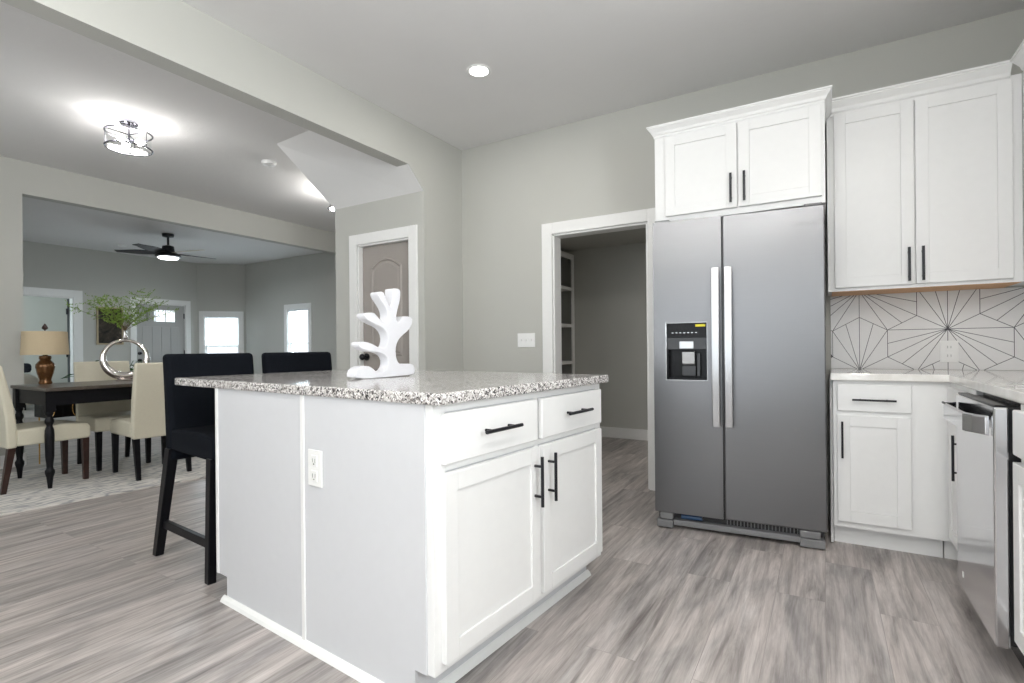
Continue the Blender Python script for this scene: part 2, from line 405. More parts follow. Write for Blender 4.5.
# wall between dining and living rooms
mb = MB().box(XD-T, XD, -0.6, 1.77, 0, ZC).box(XD-T, XD, 1.77, YN, 2.50, ZC)
struct('wall_dining', mb, M['wall'])
struct('wall_dining_near', wall_y(MB(), -0.72, -0.6, XD-T, XL-T, [(-5.4, -3.8, 0.8, 2.2)]), M['wall'])
# closet under the stairs
CX0, CX1 = -3.515, -2.907
struct('wall_closet', wall_y(MB(), 3.22, 3.34, -3.80, XL-T, [(CX0, CX1, 0, 1.955)]).box(-3.80, -3.68, 3.34, YN, 0, ZC), M['wall'])
mb = MB(); yb_ = 3.22; zb_ = 2.312
mb._add([(-3.99, 2.765, ZC+.001), (-2.87, 2.69, ZC+.001), (-2.87, yb_, zb_), (-3.80, yb_, zb_), (-2.87, yb_, ZC+.001), (-3.80, yb_, ZC+.001)],
        [(0,1,2),(0,2,3),(0,5,4,1),(1,4,2),(2,4,5,3),(3,5,0)])
cv = [(3.040, 2.4775), (3.219, 2.3125)]
n = len(cv); V = []
for y, z in cv: V += [(XL-0.001, y, z-0.0015), (XL-T-0.01, y, z-0.0015)]
mb._add(V, [(2*i, 2*i+2, 2*i+3, 2*i+1) for i in range(n-1)])
struct('trim_stair_soffit', mb, M['ceil'])
# living room
L1 = (4.589, 5.456); L2 = (2.85, 3.673)
struct('wall_living_far', wall_x(MB(), XF-T, XF, 0.9, 5.70, [(L2[0], L2[1], 0, 1.955), (L1[0], L1[1], 0, 1.935)]), M['wall'])
struct('wall_living_near', MB().box(XF, XD-T, 0.9, 1.02, 0, ZC), M['wall'])
W2 = (-8.80, -8.18)
struct('wall_living_right', wall_y(MB(), YN, YN+T, -10.15, -3.68, [(W2[0], W2[1], 0.62, 1.82)]), M['wall'])
# angled bay wall
bd = Vector((0.63, 0.66, 0)); bL = bd.length; bd.normalize(); bang = math.atan2(bd.y, bd.x)
BM = Matrix.Translation((XF, 5.68, 0)) @ Matrix.Rotation(bang, 4, 'Z')
W1 = (0.12, 0.765)
mb = MB(); wall_y(mb, 0.0, T, -0.05, bL+0.05, [(W1[0], W1[1], 0.62, 1.75)]); mb.xf(BM)
struct('wall_bay', mb, M['wall'])
# bedroom beyond the left doorway
struct('wall_bedroom', wall_y(MB().box(-14.1, -14.0, 1.2, 4.95, 0, ZC).box(-14.0, XF-T, 4.85, 4.95, 0, ZC), 1.2, 1.3, -14.0, XF-T, [(-13.3, -11.7, 0.9, 2.1)]), M['wall'])
# utility hall behind the kitchen
struct('wall_hall', MB().box(-3.0, 0.2, 5.67, 5.79, 0, ZC).box(-3.0, -2.88, YB+T, 5.67, 0, ZC).box(0.08, 0.2, YB+T, 5.67, 0, ZC), M['wall'])
struct('ceiling_hall', MB().box(-2.88, 0.08, YB+T, 5.67, 2.19, 2.25), M['wall'])

# casings and baseboards
def casing_y(name, x0, x1, z, y, w_=0.09, d=0.018, jamb=T, sgn=-1, bot=None):
    mb = MB(); ya, yb = (y+sgn*d, y)
    mb.box(x0-w_, x0, ya, yb, 0 if bot is None else bot, z+w_).box(x1, x1+w_, ya, yb, 0 if bot is None else bot, z+w_).box(x0, x1, ya, yb, z, z+w_)
    yj = y-sgn*jamb
    mb.box(x0-0.001, x0+0.016, y, yj, 0 if bot is None else bot, z).box(x1-0.016, x1+0.001, y, yj, 0 if bot is None else bot, z).box(x0, x1, y, yj, z-0.016, z+0.001)
    return struct(name, mb, M['trim'], bevel=0.003)
def casing_x(name, y0, y1, z, x, w_=0.09, d=0.018, jamb=T):
    mb = MB()
    mb.box(x, x+d, y0-w_, y0, 0, z+w_).box(x, x+d, y1, y1+w_, 0, z+w_).box(x, x+d, y0, y1, z, z+w_)
    mb.box(x-jamb, x, y0-0.001, y0+0.016, 0, z).box(x-jamb, x, y1-0.016, y1+0.001, 0, z).box(x-jamb, x, y0, y1, z-0.016, z+0.001)
    return struct(name, mb, M['trim'], bevel=0.003)
casing_y('trim_1', DX0, DX1, DZ, YB)
casing_y('trim_2', CX0, CX1, 1.955, 3.22)
casing_x('trim_3', L1[0], L1[1], 1.935, XF)
casing_x('trim_4', L2[0], L2[1], 1.955, XF, 0.12)
bb = lambda a, b, c, d: MB().box(a, b, c, d, 0, 0.11).box(a, b, c, d, 0.11, 0.118)
struct('baseboard_back', bb(XL, DX0-0.09, YB-0.014, YB), M['trim'], 0.002)
struct('baseboard_hall', bb(-2.54, 0.08, 5.656, 5.67), M['trim'], 0.002)
struct('baseboard_closet_left', bb(-3.80, CX0-0.09, 3.206, 3.22), M['trim'], 0.002)
struct('baseboard_dining', bb(XD, XD+0.014, -0.6, 1.77), M['trim'], 0.002)
struct('baseboard_pier', bb(XD-T-0.014, XD, 1.77, 1.784), M['trim'], 0.002)
struct('baseboard_living_far', MB().box(XF, XF+0.014, L2[1]+.12, L1[0]-.09, 0, 0.118), M['trim'], 0.002)
struct('baseboard_living_right', bb(-10.1, -3.8, YN-0.014, YN), M['trim'], 0.002)

# closet door: taupe, arched upper panel
def arch_pts(x0, x1, z0, z1, rise, n=12):
    p = [(x0, z0), (x1, z0), (x1, z1-rise)]
    for i in range(1, n):
        t = i/n; x = x1+(x0-x1)*t; p.append((x, z1-rise+rise*math.sin(PI*t)))
    p.append((x0, z1-rise)); return p
def raised(mb, pts, y, d1, d2):
    # moulded panel: groove ring and inset field drawn as nested prisms (axis y, towards -y)
    cx = sum(p[0] for p in pts)/len(pts); cz = sum(p[1] for p in pts)/len(pts)
    xs = [p[0] for p in pts]; zs = [p[1] for p in pts]
    wx = (max(xs)-min(xs))/2; wz = (max(zs)-min(zs))/2; mx = (max(xs)+min(xs))/2; mz = (max(zs)+min(zs))/2
    sh = lambda q, k: [(mx+(a-mx)*(wx-k)/wx, mz+(b-mz)*(wz-k)/wz) for a, b in q]
    # moulding ring
    n = len(pts); a = pts; b = sh(pts, 0.012); c = sh(pts, 0.024); e = sh(pts, 0.045)
    vs = [(p[0], y, p[1]) for p in a]+[(p[0], y-d1, p[1]) for p in b]+[(p[0], y+d2*0.2, p[1]) for p in c]+[(p[0], y-d1*0.6, p[1]) for p in e]
    fs = []
    for k in range(3):
        for i in range(n):
            j = (i+1) % n; fs.append((k*n+i, k*n+j, (k+1)*n+j, (k+1)*n+i))
    fs.append(tuple(range(3*n, 4*n)))
    mb._add(vs, fs)
dc = struct('door_1', MB().box(CX0+0.018, CX1-0.018, 3.262, 3.298, 0.01, 1.937), M['taupe'], 0.002)
mb = MB(); ax0, ax1 = CX0+0.125, CX1-0.125
raised(mb, arch_pts(ax0, ax1, 0.98, 1.82, 0.07), 3.262, 0.012, 0.004)
raised(mb, [(ax0, 0.2), (ax1, 0.2), (ax1, 0.84), (ax0, 0.84)], 3.262, 0.012, 0.004)
sub('door_panel', mb, M['taupe'], dc)
kx = CX0+0.06
sub('door_knob', MB().cyl((kx, 3.262, 0.97), (kx, 3.254, 0.97), 0.032).cyl((kx, 3.254, 0.97), (kx, 3.22, 0.97), 0.011).ball((kx, 3.205, 0.97), 0.028, 1, 0.8, 1), M['black'], dc, smooth=True)
for z in (1.75, 1.02, 0.25):
    sub('hinge', MB().cyl((CX1-0.017, 3.256, z-0.05), (CX1-0.017, 3.256, z+0.05), 0.009).box(CX1-0.03, CX1-0.016, 3.2575, 3.2615, z-0.045, z+0.045), M['black'], dc)

# front door, light grey with a transom light
gy0, gy1, gz0, gz1 = 4.755, 5.285, 1.60, 1.82
mb = MB(); wall_x(mb, XF-0.06, XF-0.02, L1[0]+0.018, L1[1]-0.018, [(gy0, gy1, gz0, gz1)], 1.917)
df = struct('door_2', mb, M['greydoor'], 0.002)
mb = MB(); n = 4; ww = (gy1-gy0+0.12)/n
for i in range(n):
    y0 = gy0-0.06+i*ww+0.008; mb.box(XF-0.02, XF-0.012, y0, y0+ww-0.016, 0.25, 1.5)
sub('door_panel', mb, M['greydoor'], df, 0.004)
mb = MB(); f = 0.025
mb.box(XF-0.02, XF-0.008, gy0-f, gy0, gz0-f, gz1+f).box(XF-0.02, XF-0.008, gy1, gy1+f, gz0-f, gz1+f).box(XF-0.02, XF-0.008, gy0, gy1, gz1, gz1+f).box(XF-0.02, XF-0.008, gy0, gy1, gz0-f, gz0)
for k in (1/3, 2/3): mb.box(XF-0.045, XF-0.03, gy0+(gy1-gy0)*k-0.004, gy0+(gy1-gy0)*k+0.004, gz0, gz1)
sub('door_window_frame', mb, M['greydoor'], df)
sub('door_window_pane', MB().box(XF-0.042, XF-0.038, gy0, gy1, gz0, gz1), M['glass'], df)
for z in (1.0, 0.87):
    sub('door_knob', MB().cyl((XF-0.02, 4.655, z), (XF-0.008, 4.655, z), 0.03).cyl((XF-0.008, 4.655, z), (XF+0.03, 4.655, z), 0.022), M['black'], df, smooth=True)
for z in (1.72, 1.0, 0.25): sub('hinge', MB().cyl((XF-0.012, L1[1]-0.02, z-0.05), (XF-0.012, L1[1]-0.02, z+0.05), 0.01), M['black'], df)
# bedroom door, swung open into the far room
mb = MB().box(-0.80, -0.005, -0.018, 0.018, 0.01, 1.935)
DM = Matrix.Translation((XF-T, L2[1]-0.03, 0)) @ Matrix.Rotation(math.atan2(-0.335, 1), 4, 'Z')
db = struct('door_3', mb.xf(DM), M['darkdoor'], 0.002)
for z in (1.72, 1.0, 0.25): sub('hinge', MB().cyl((0.0, -0.02, z-0.05), (0.0, -0.02, z+0.05), 0.014).xf(DM), M['black'], db)

# windows
def window(name, Mx, x0, x1, z0, z1, blind=True):
    # built in a local frame: wall face at y=0 looking from -y, thickness to +T
    fr = MB(); w_ = 0.085; d = 0.018
    fr.box(x0-w_, x0, -d, 0, z0-0.10, z1+w_).box(x1, x1+w_, -d, 0, z0-0.10, z1+w_).box(x0, x1, -d, 0, z1, z1+w_).box(x0, x1, -d, 0, z0-0.10, z0-0.02)
    fr.box(x0, x0+0.015, 0, T, z0, z1).box(x1-0.015, x1, 0, T, z0, z1).box(x0, x1, 0, T, z1-0.015, z1).box(x0, x1, 0, T, z0, z0+0.015)
    fr.xf(Mx); o = struct(name, fr, M['trim'], 0.002)
    s = MB().box(x0-w_-0.02, x1+w_+0.02, -0.045, 0.02, z0-0.02, z0+0.002); s.xf(Mx); sub('window_sill', s, M['trim'], o)
    zm = (z0+z1)/2-0.06; a, b = x0+0.015, x1-0.015; k = 0.035
    sa = MB()
    for (za, zb, y) in ((z0+0.015, zm+0.02, 0.05), (zm-0.02, z1-0.015, 0.08)):
        sa.box(a, a+k, y, y+0.03, za, zb).box(b-k, b, y, y+0.03, za, zb).box(a+k, b-k, y, y+0.03, za, za+k).box(a+k, b-k, y, y+0.03, zb-k, zb)
    for i in (1, 2):
        xx = a+(b-a)*i/3; sa.box(xx-0.005, xx+0.005, 0.06, 0.07, z0+0.05, zm)
    sa.xf(Mx); sub('window_sash', sa, M['trim'], o)
    g = MB().box(a+k, b-k, 0.064, 0.067, z0+0.05, zm-0.015).box(a+k, b-k, 0.094, 0.097, zm+0.015, z1-0.05); g.xf(Mx); sub('window_pane', g, M['glass'], o)
    if blind:
        bl = MB(); bl.box(a+0.002, b-0.002, 0.005, 0.045, z1-0.05, z1-0.016)
        z = z1-0.07
        while z > z0+0.04:
            bl.box(a+0.004, b-0.004, 0.012, 0.038, z-0.0008, z+0.0008); z -= 0.032
        bl.box(a+0.004, b-0.004, 0.012, 0.038, z0+0.018, z0+0.03)
        bl.xf(Mx); sub('window_blind', bl, M['blind'], o)
    return o
window('window_1', BM, W1[0], W1[1], 0.62, 1.75)
window('window_2', Matrix.Translation((0, YN, 0)), W2[0], W2[1], 0.62, 1.82)
window('window_3', Matrix.Translation((XR, 0, 0)) @ Matrix.Rotation(R(-90), 4, 'Z'), -0.9, 0.3, 1.1, 2.1, False)  # unseen kitchen window, added to let light in from the right
window('window_4', Matrix.Translation((0, YF, 0)) @ Matrix.Rotation(R(180), 4, 'Z'), -0.55, 1.95, 0.25, 2.3, False)  # unseen window assumed in the wall behind the camera
window('window_5', Matrix.Translation((0, -0.6, 0)) @ Matrix.Rotation(R(180), 4, 'Z'), 3.8, 5.4, 0.8, 2.2, False)

# ------------------------------------------------------------------ cabinet pieces
def shaker(mb, x0, x1, z0, z1, y, d=0.02, s=0.055, rec=0.0065):
    # door facing -y with front at y, recessed panel
    mb.box(x0, x0+s, y, y+d, z0, z1).box(x1-s, x1, y, y+d, z0, z1).box(x0+s, x1-s, y, y+d, z0, z0+s).box(x0+s, x1-s, y, y+d, z1-s, z1)
    mb.box(x0+s, x1-s, y+rec, y+d, z0+s, z1-s)
    return mb
def slab(mb, x0, x1, z0, z1, y, d=0.02):
    return mb.box(x0, x1, y, y+d, z0, z1)
def pull_v(x, y, z0, z1, r=0.006, off=0.032, flat=False):
    m = MB()
    if flat: m.box(x-0.006, x+0.006, y-off, y-off+0.009, z0, z1).box(x-0.005, x+0.005, y-off+0.009, y, z0+0.02, z0+0.03).box(x-0.005, x+0.005, y-off+0.009, y, z1-0.03, z1-0.02)
    else: m.cyl((x, y-off, z0), (x, y-off, z1), r, n=12).cyl((x, y-off, z0+0.035), (x, y, z0+0.035), r*0.8, n=10).cyl((x, y-off, z1-0.035), (x, y, z1-0.035), r*0.8, n=10)
    return m
def pull_h(x0, x1, y, z, r=0.006, off=0.032):
    return MB().cyl((x0, y-off, z), (x1, y-off, z), r, n=12).cyl((x0+0.035, y-off, z), (x0+0.035, y, z), r*0.8, n=10).cyl((x1-0.035, y-off, z), (x1-0.035, y, z), r*0.8, n=10)

# ------------------------------------------------------------------ kitchen island (local frame: x=u, y=v)
ISL = R(-4.7)
IR = Matrix.Rotation(ISL, 4, 'Z')
def isl(u, v, z=0): return tuple(IR @ Vector((u, v, z)))
ic = isl(-1.66, 1.58)
isd = thing('kitchen_island', 'white painted kitchen island cabinet with two drawers and two shaker doors', 'kitchen island', ic, ISL)
O = Matrix.Translation((1.66, -1.58, 0))      # u,v -> local
def ip(name, mb, mat, parent=isd, **k): mb.xf(O); return part(name, mb, mat, parent, **k)
U0, U1, V0, V1, ZT = -2.297, -1.037, 1.056, 2.112, 0.880
tk = 0.075
mb = MB()
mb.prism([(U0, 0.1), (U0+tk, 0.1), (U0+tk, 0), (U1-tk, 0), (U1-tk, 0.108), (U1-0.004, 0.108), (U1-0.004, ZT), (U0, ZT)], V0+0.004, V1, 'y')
ip('body', mb, M['cabin'])
mb = MB().box(U1-0.028, U1, V0-0.001, V0+0.05, 0.108, ZT).box(U1-0.02, U1, V1-0.05, V1, 0.108, ZT).box(U1-0.02, U1, V0+0.05, V1-0.05, 0.855, ZT)
mb.box(U1-0.02, U1, V0+0.05, V1-0.05, 0.683, 0.703).box(U1-0.02, U1, V0+0.05, V1-0.05, 0.108, 0.14).box(U1-0.02, U1, 1.575, 1.60, 0.14, 0.855)
ip('face_frame', mb, M['cab'], bevel=0.0015)
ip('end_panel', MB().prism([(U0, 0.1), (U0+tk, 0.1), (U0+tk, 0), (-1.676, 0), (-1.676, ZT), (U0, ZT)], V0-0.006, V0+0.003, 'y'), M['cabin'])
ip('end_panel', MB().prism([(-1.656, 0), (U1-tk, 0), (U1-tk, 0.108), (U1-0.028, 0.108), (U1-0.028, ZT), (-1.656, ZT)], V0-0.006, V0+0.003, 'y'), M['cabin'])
ip('seam_strip', MB().box(-1.676, -1.656, V0-0.011, V0+0.004, 0.015, ZT), M['cab'], bevel=0.002)
ip('corner_strip', MB().box(U0-0.008, U0+0.012, V0-0.010, V0+0.004, 0.1, ZT), M['cab'], bevel=0.002)
# shoe moulding
q = 0.02
mb = MB().prism([(V0-0.006, 0), (V0-0.006, q*1.1), (V0-0.012, q), (V0-0.02, q*0.6), (V0-0.026, 0)], U0+tk-q, U1-tk+q, 'x')
mb.prism([(U1-tk, 0), (U1-tk+q, 0), (U1-tk+q*0.7, q*0.6), (U1-tk+q*0.3, q), (U1-tk, q*1.1)], V0-0.02, V1+0.01, 'y')
ip('shoe_moulding', mb, M['trim'])
# doors and drawers face +u: build facing -y then rotate +90
def faceu(mb):   # (x, y=-d front, z) -> u,v: x->v, -y->u
    mb.v = [Vector((-p.y, p.x, p.z)) for p in mb.v]; return mb
UF = U1+0.02
drw = []
for (a, b) in ((1.087, 1.573), (1.601, 2.089)):
    d = ip('drawer', faceu(slab(MB(), a, b, 0.705, 0.853, -UF)), M['cab'], bevel=0.004)
    m_ = (a+b)/2; ip('handle', faceu(pull_h(m_-0.095, m_+0.095, -UF, 0.782)), M['black'], parent=d, smooth=True)
for (a, b, hx) in ((1.083, 1.583, 1.583-0.035), (1.605, 2.087, 1.605+0.035)):
    d = ip('door', faceu(shaker(MB(), a, b, 0.137, 0.680, -UF)), M['cab'], bevel=0.0015)
    ip('handle', faceu(pull_v(hx, -UF, 0.475, 0.652)), M['black'], parent=d, smooth=True)
# outlet on the end panel
def outlet(name, label, Mx, wide=0.072, high=0.115, gangs=1, rot=False):
    o = thing(name, label, 'electrical outlet', tuple(Mx @ Vector((0, 0, 0))), Mx.to_euler().z)
    part('cover_plate', MB().box(-wide/2, wide/2, -0.006, -0.0005, -high/2, high/2), M['plastic'], o, bevel=0.002)
    return o
om = Matrix.Translation(isl(-1.588, V0-0.006, 0.633)) @ Matrix.Rotation(ISL, 4, 'Z')
oo = outlet('wall_outlet', 'white electrical outlet on the side panel of the island', om, 0.078, 0.125)
for z in (0.026, -0.026):
    rc = part('socket', MB().box(-0.017, 0.017, -0.009, -0.006, z-0.019, z+0.019), M['plastic'], oo, bevel=0.002)
    part('slots', MB().box(-0.008, -0.006, -0.0095, -0.0088, z-0.006, z+0.008).box(0.006, 0.008, -0.0095, -0.0088, z-0.006, z+0.008).cyl((0, -0.0088, z-0.011), (0, -0.0095, z-0.011), 0.003, n=8), M['darkplastic'], rc)
# granite top
gm = MB().prism([(-2.68, 1.038), (-1.0, 1.038), (-1.0, 2.132), (-2.68, 2.132)], 0.8805, 0.915)
gm.xf(IR)
gt = solo('granite_countertop', gm, M['granite'], 'speckled grey and white granite slab topping the island', 'countertop', bevel=0.006)

# ------------------------------------------------------------------ white branching sculpture
tr_ = [(112,612),(320,611),(480,606),(488,580),(480,550),(458,537),(400,540),(376,533),(362,505),(357,450),(370,405),(400,372),(445,340),(468,305),(473,272),(460,256),(405,256),(388,284),(374,296),(362,270),(372,220),(388,170),(394,120),(388,97),(350,97),(343,103),(344,150),(334,195),(322,208),(308,180),(293,142),(283,124),(258,125),(249,136),(264,168),(294,205),(312,245),(308,285),(296,303),(270,292),(242,262),(226,245),(178,249),(168,260),(178,282),(215,303),(275,325),(306,360),(312,400),(300,437),(282,449),(250,440),(220,422),(180,409),(145,408),(134,422),(146,444),(195,462),(262,468),(300,490),(312,525),(300,565),(262,585),(235,575),(212,553),(185,540),(140,545),(112,568)]
k_v = 0.285/320; k_z = 0.00076
pts = [((x-160)*k_v, (612-z)*k_z) for x, z in tr_]
# smooth by Chaikin
def chaikin(p):
    o = []
    for i in range(len(p)):
        a = p[i]; b = p[(i+1) % len(p)]
        o += [(a[0]*.75+b[0]*.25, a[1]*.75+b[1]*.25), (a[0]*.25+b[0]*.75, a[1]*.25+b[1]*.75)]
    return o
pts2 = chaikin(pts)
pts2 = [(a, max(b, 0.0)) for a, b in pts2]
sm = MB().prism(pts2, -0.055, 0.0, 'x')
sm.v = [Vector((p.x-1.755, p.y+1.385, p.z+0.9155)) for p in sm.v]
sm.xf(IR)
solo('branch_sculpture', sm, M['ceramic'], 'white branching coral-like tree sculpture standing on the granite island', 'sculpture', bevel=0.009, smooth=True)

# ------------------------------------------------------------------ refrigerator (local x along width, front at y=0 facing -y)
fa = math.atan2(0.064, 0.846)
fx0, fy0 = -0.836, 2.976
fr = thing('refrigerator', 'stainless steel side by side refrigerator with ice and water dispenser', 'refrigerator', (fx0, fy0, 0), fa)
W = 0.850; FZ = 1.748; gapx = 0.368
part('cabinet_body', MB().box(0.006, W-0.006, 0.075, 0.67, 0.035, 1.735), M['sidefridge'], fr, bevel=0.004)
dx0, dx1, dz0, dz1 = 0.071, 0.287, 0.850, 1.168
def door_panel(x0, x1, hole=None):
    mb = MB(); z0 = 0.094; D = 0.068
    if hole:
        a, b, c, d = hole
        mb.box(x0, a, 0, D, z0, FZ).box(b, x1, 0, D, z0, FZ).box(a, b, 0, D, z0, c).box(a, b, 0, D, d, FZ)
    else: mb.box(x0, x1, 0, D, z0, FZ)
    return mb
ld = part('freezer_door', door_panel(0.0, gapx-0.004, (dx0, dx1, dz0, dz1)), M['steel'], fr)
rd = part('fridge_door', door_panel(gapx+0.004, W), M['steel'], fr, bevel=0.006)
part('door_gasket', MB().box(0.004, W-0.004, 0.066, 0.076, 0.1, FZ-0.01).box(gapx-0.004, gapx+0.004, 0.012, 0.07, 0.1, FZ-0.004), M['darkplastic'], fr)
def fhandle(xc):
    m = MB(); zs = [0.600, 0.68, 0.80, 1.03, 1.27, 1.39, 1.462]; n = 14; a0, a1 = 0.600, 1.462
    vs = []
    for i in range(n+1):
        t = i/n; z = a0+(a1-a0)*t; bow = 0.045+0.018*math.sin(PI*t); vs.append((z, bow))
    N = len(vs); V = []
    for z, b in vs: V += [(xc-0.019, -b, z), (xc+0.019, -b, z), (xc+0.019, -b+0.016, z), (xc-0.019, -b+0.016, z)]
    F = [(0,1,2,3), tuple(4*(N-1)+i for i in (3,2,1,0))]
    for k in range(N-1):
        for i in range(4): j = (i+1) % 4; F.append((4*k+i, 4*k+j, 4*k+4+j, 4*k+4+i))
    m._add(V, F)
    m.box(xc-0.014, xc+0.014, -0.034, 0.0, a0+0.01, a0+0.045).box(xc-0.014, xc+0.014, -0.034, 0.0, a1-0.045, a1-0.01)
    return m
part('handle', fhandle(gapx-0.032), M['steelh'], ld, bevel=0.003)
part('handle', fhandle(gapx+0.032), M['steelh'], rd, bevel=0.003)
# dispenser
dp = part('dispenser', MB().box(dx0, dx1, 0.004, 0.012, 1.02, dz1).box(dx0, dx0+0.01, 0.003, 0.06, dz0, dz1).box(dx1-0.01, dx1, 0.003, 0.06, dz0, dz1).box(dx0, dx1, 0.003, 0.06, dz0, dz0+0.012).box(dx0, dx1, 0.055, 0.062, dz0, 1.02).box(dx0, dx1, 0.012, 0.055, 1.02, 1.035), M['blackgloss'], ld)
mb = MB(); fw = 0.006
mb.box(dx0-fw, dx0, -0.003, 0.004, dz0-fw, dz1+fw).box(dx1, dx1+fw, -0.003, 0.004, dz0-fw, dz1+fw).box(dx0, dx1, -0.003, 0.004, dz1, dz1+fw).box(dx0, dx1, -0.003, 0.004, dz0-fw, dz0)
part('dispenser_bezel', mb, M['silverplastic'], dp, bevel=0.002)
part('control_panel', MB().box(dx0+0.004, dx1-0.004, 0.002, 0.0045, 1.022, 1.085), M['darkplastic'], dp)
part('ice_chute', MB().box(0.142, 0.218, -0.006, 0.004, 1.024, 1.066), M['silverplastic'], dp, bevel=0.003)
part('paddle', MB().prism([(0.0, 1.005), (0.035, 1.012), (0.035, 0.93), (0.008, 0.94)], 0.155, 0.222, 'x'), M['silverplastic'], dp, bevel=0.003)
part('paddle_arm', MB().box(0.15, 0.225, 0.03, 0.055, 0.87, 0.93).box(0.232, 0.25, 0.02, 0.055, 0.87, 1.0), M['darkplastic'], dp, bevel=0.003)
mb = MB()
for i in range(7): mb.box(0.10+i*0.021, 0.110+i*0.021, 0.0028, 0.0045, 1.112, 1.116)
part('indicator_marks', mb, M['silverplastic'], dp)
part('energy_sticker', MB().box(0.228, 0.28, 0.0028, 0.0045, 1.147, 1.16), M['yellow'], dp, label='yellow sticker')
# maker's name, top right of the door
def text_mesh(s, size, depth=0.0004):
    cu = bpy.data.curves.new('t', 'FONT'); cu.body = s; cu.size = size; cu.extrude = depth; cu.align_x = 'CENTER'
    o = bpy.data.objects.new('t', cu); C.objects.link(o)
    bpy.context.view_layer.update(); dg = bpy.context.evaluated_depsgraph_get()
    me = bpy.data.meshes.new_from_object(o.evaluated_get(dg)); bpy.data.objects.remove(o); return me
me = text_mesh('Whirlpool', 0.021)
me.transform(Matrix.Rotation(R(90), 4, 'X')); me.transform(Matrix.Translation((0.752, -0.0006, 1.651)))
me.materials.append(M['greyplastic']); lg = bpy.data.objects.new('maker_name', me); C.objects.link(lg); lg.parent = rd
# base grille
bgp = part('base_grille', MB().box(0.10, W-0.10, 0.012, 0.06, 0.022, 0.052), M['greyplastic'], fr, bevel=0.003)
part('grille_recess', MB().box(0.10, W-0.10, 0.05, 0.06, 0.0525, 0.09), M['darkplastic'], bgp)
mb = MB()
for i in range(22): mb.box(gapx+0.01+i*0.017, gapx+0.014+i*0.017, 0.040, 0.0495, 0.056, 0.084)
part('vent_slots', mb, M['greyplastic'], bgp)
part('filter_cap', MB().cyl((0.14, 0.034, 0.072), (0.25, 0.034, 0.072), 0.014), M['blueplastic'], bgp, label='blue filter cap', smooth=True)
for a, b in ((0.008, 0.098), (W-0.122, W-0.01)):
    ft_ = part('foot_cover', MB().box(a, b, -0.002, 0.06, 0.008, 0.05).box(a+0.02 if a < .2 else a, b if a < .2 else b-0.02, 0.0, 0.06, 0.055, 0.090), M['greyplastic'], fr, bevel=0.004)
for x in (0.05, W-0.05):
    for y in (0.05, 0.6): part('leveling_foot', MB().cyl((x, y, 0), (x, y, 0.04), 0.02), M['darkplastic'], fr)
for x in (0.01, W-0.09): part('top_hinge', MB().box(x, x+0.08, 0.01, 0.12, FZ, FZ+0.012), M['greyplastic'], fr, bevel=0.003)

# ------------------------------------------------------------------ cabinets
def crown(mb, x0, x1, yf, yb, z0, z1, out=0.055, left=True, right=True):
    # stepped crown along front plus returns, profile grows outward with height
    prof = [(0.0, 0.0), (0.006, 0.0), (0.006, 0.18), (0.016, 0.26), (0.022, 0.45), (0.038, 0.66), (0.048, 0.78), (0.048, 0.86), (0.055, 0.88), (0.055, 1.0), (0.0, 1.0)]
    k = out/0.055
    n = len(prof)
    path = []
    L_ = 1 if left else 0; R_ = 1 if right else 0
    rings = []
    def P(o, z, kind):
        o *= k; zz = z0+(z1-z0)*z
        return {'lb': (x0-o*L_, yb, zz), 'lf': (x0-o*L_, yf-o, zz), 'rf': (x1+o*R_, yf-o, zz), 'rb': (x1+o*R_, yb, zz)}[kind]
    kinds = (['lb'] if left else []) + ['lf', 'rf'] + (['rb'] if right else [])
    vs = []; fs = []
    for kd in kinds: vs += [P(o, z, kd) for o, z in prof]
    for a in range(len(kinds)-1):
        for i in range(n): j = (i+1) % n; fs.append((a*n+i, a*n+j, (a+1)*n+j, (a+1)*n+i))
    fs.append(tuple(range(n))); fs.append(tuple((len(kinds)-1)*n+i for i in range(n)))
    mb._add(vs, fs); return mb

# over-fridge cabinet
yf = 3.095
c = thing('wall_cabinet', 'short white two-door cabinet with crown moulding above the refrigerator', 'cabinet', (-0.39, YB-0.01, 1.765))
part('body', MB().box(-0.852, 0.016, yf, YB-0.002, 1.765, 2.30), M['cab'], c, world=True, bevel=0.001)
part('face_frame', MB().box(-0.852, 0.016, yf-0.004, yf, 1.765, 2.30), M['cab'], c, world=True, bevel=0.001)
mb = crown(MB(), -0.852, 0.012, yf-0.004, YB-0.002, 2.275, 2.340, out=0.038); part('crown_moulding', mb, M['cab'], c, world=True)
for a, b, hx in ((-0.787, -0.398, -0.398-0.03), (-0.390, 0.000, -0.390+0.03)):
    d = part('door', shaker(MB(), a, b, 1.80, 2.262, yf-0.024), M['cab'], c, world=True, bevel=0.0015)
    part('handle', pull_v(hx, yf-0.024, 1.825, 1.985, flat=True, off=0.026), M['black'], d, world=True)
# tall end panel between fridge and counter
solo('fridge_end_panel', MB().box(0.0275, 0.0395, 3.19, YB-0.005, 0.005, 0.855), M['cab'], 'white narrow end panel between refrigerator and base cabinet', 'panel')

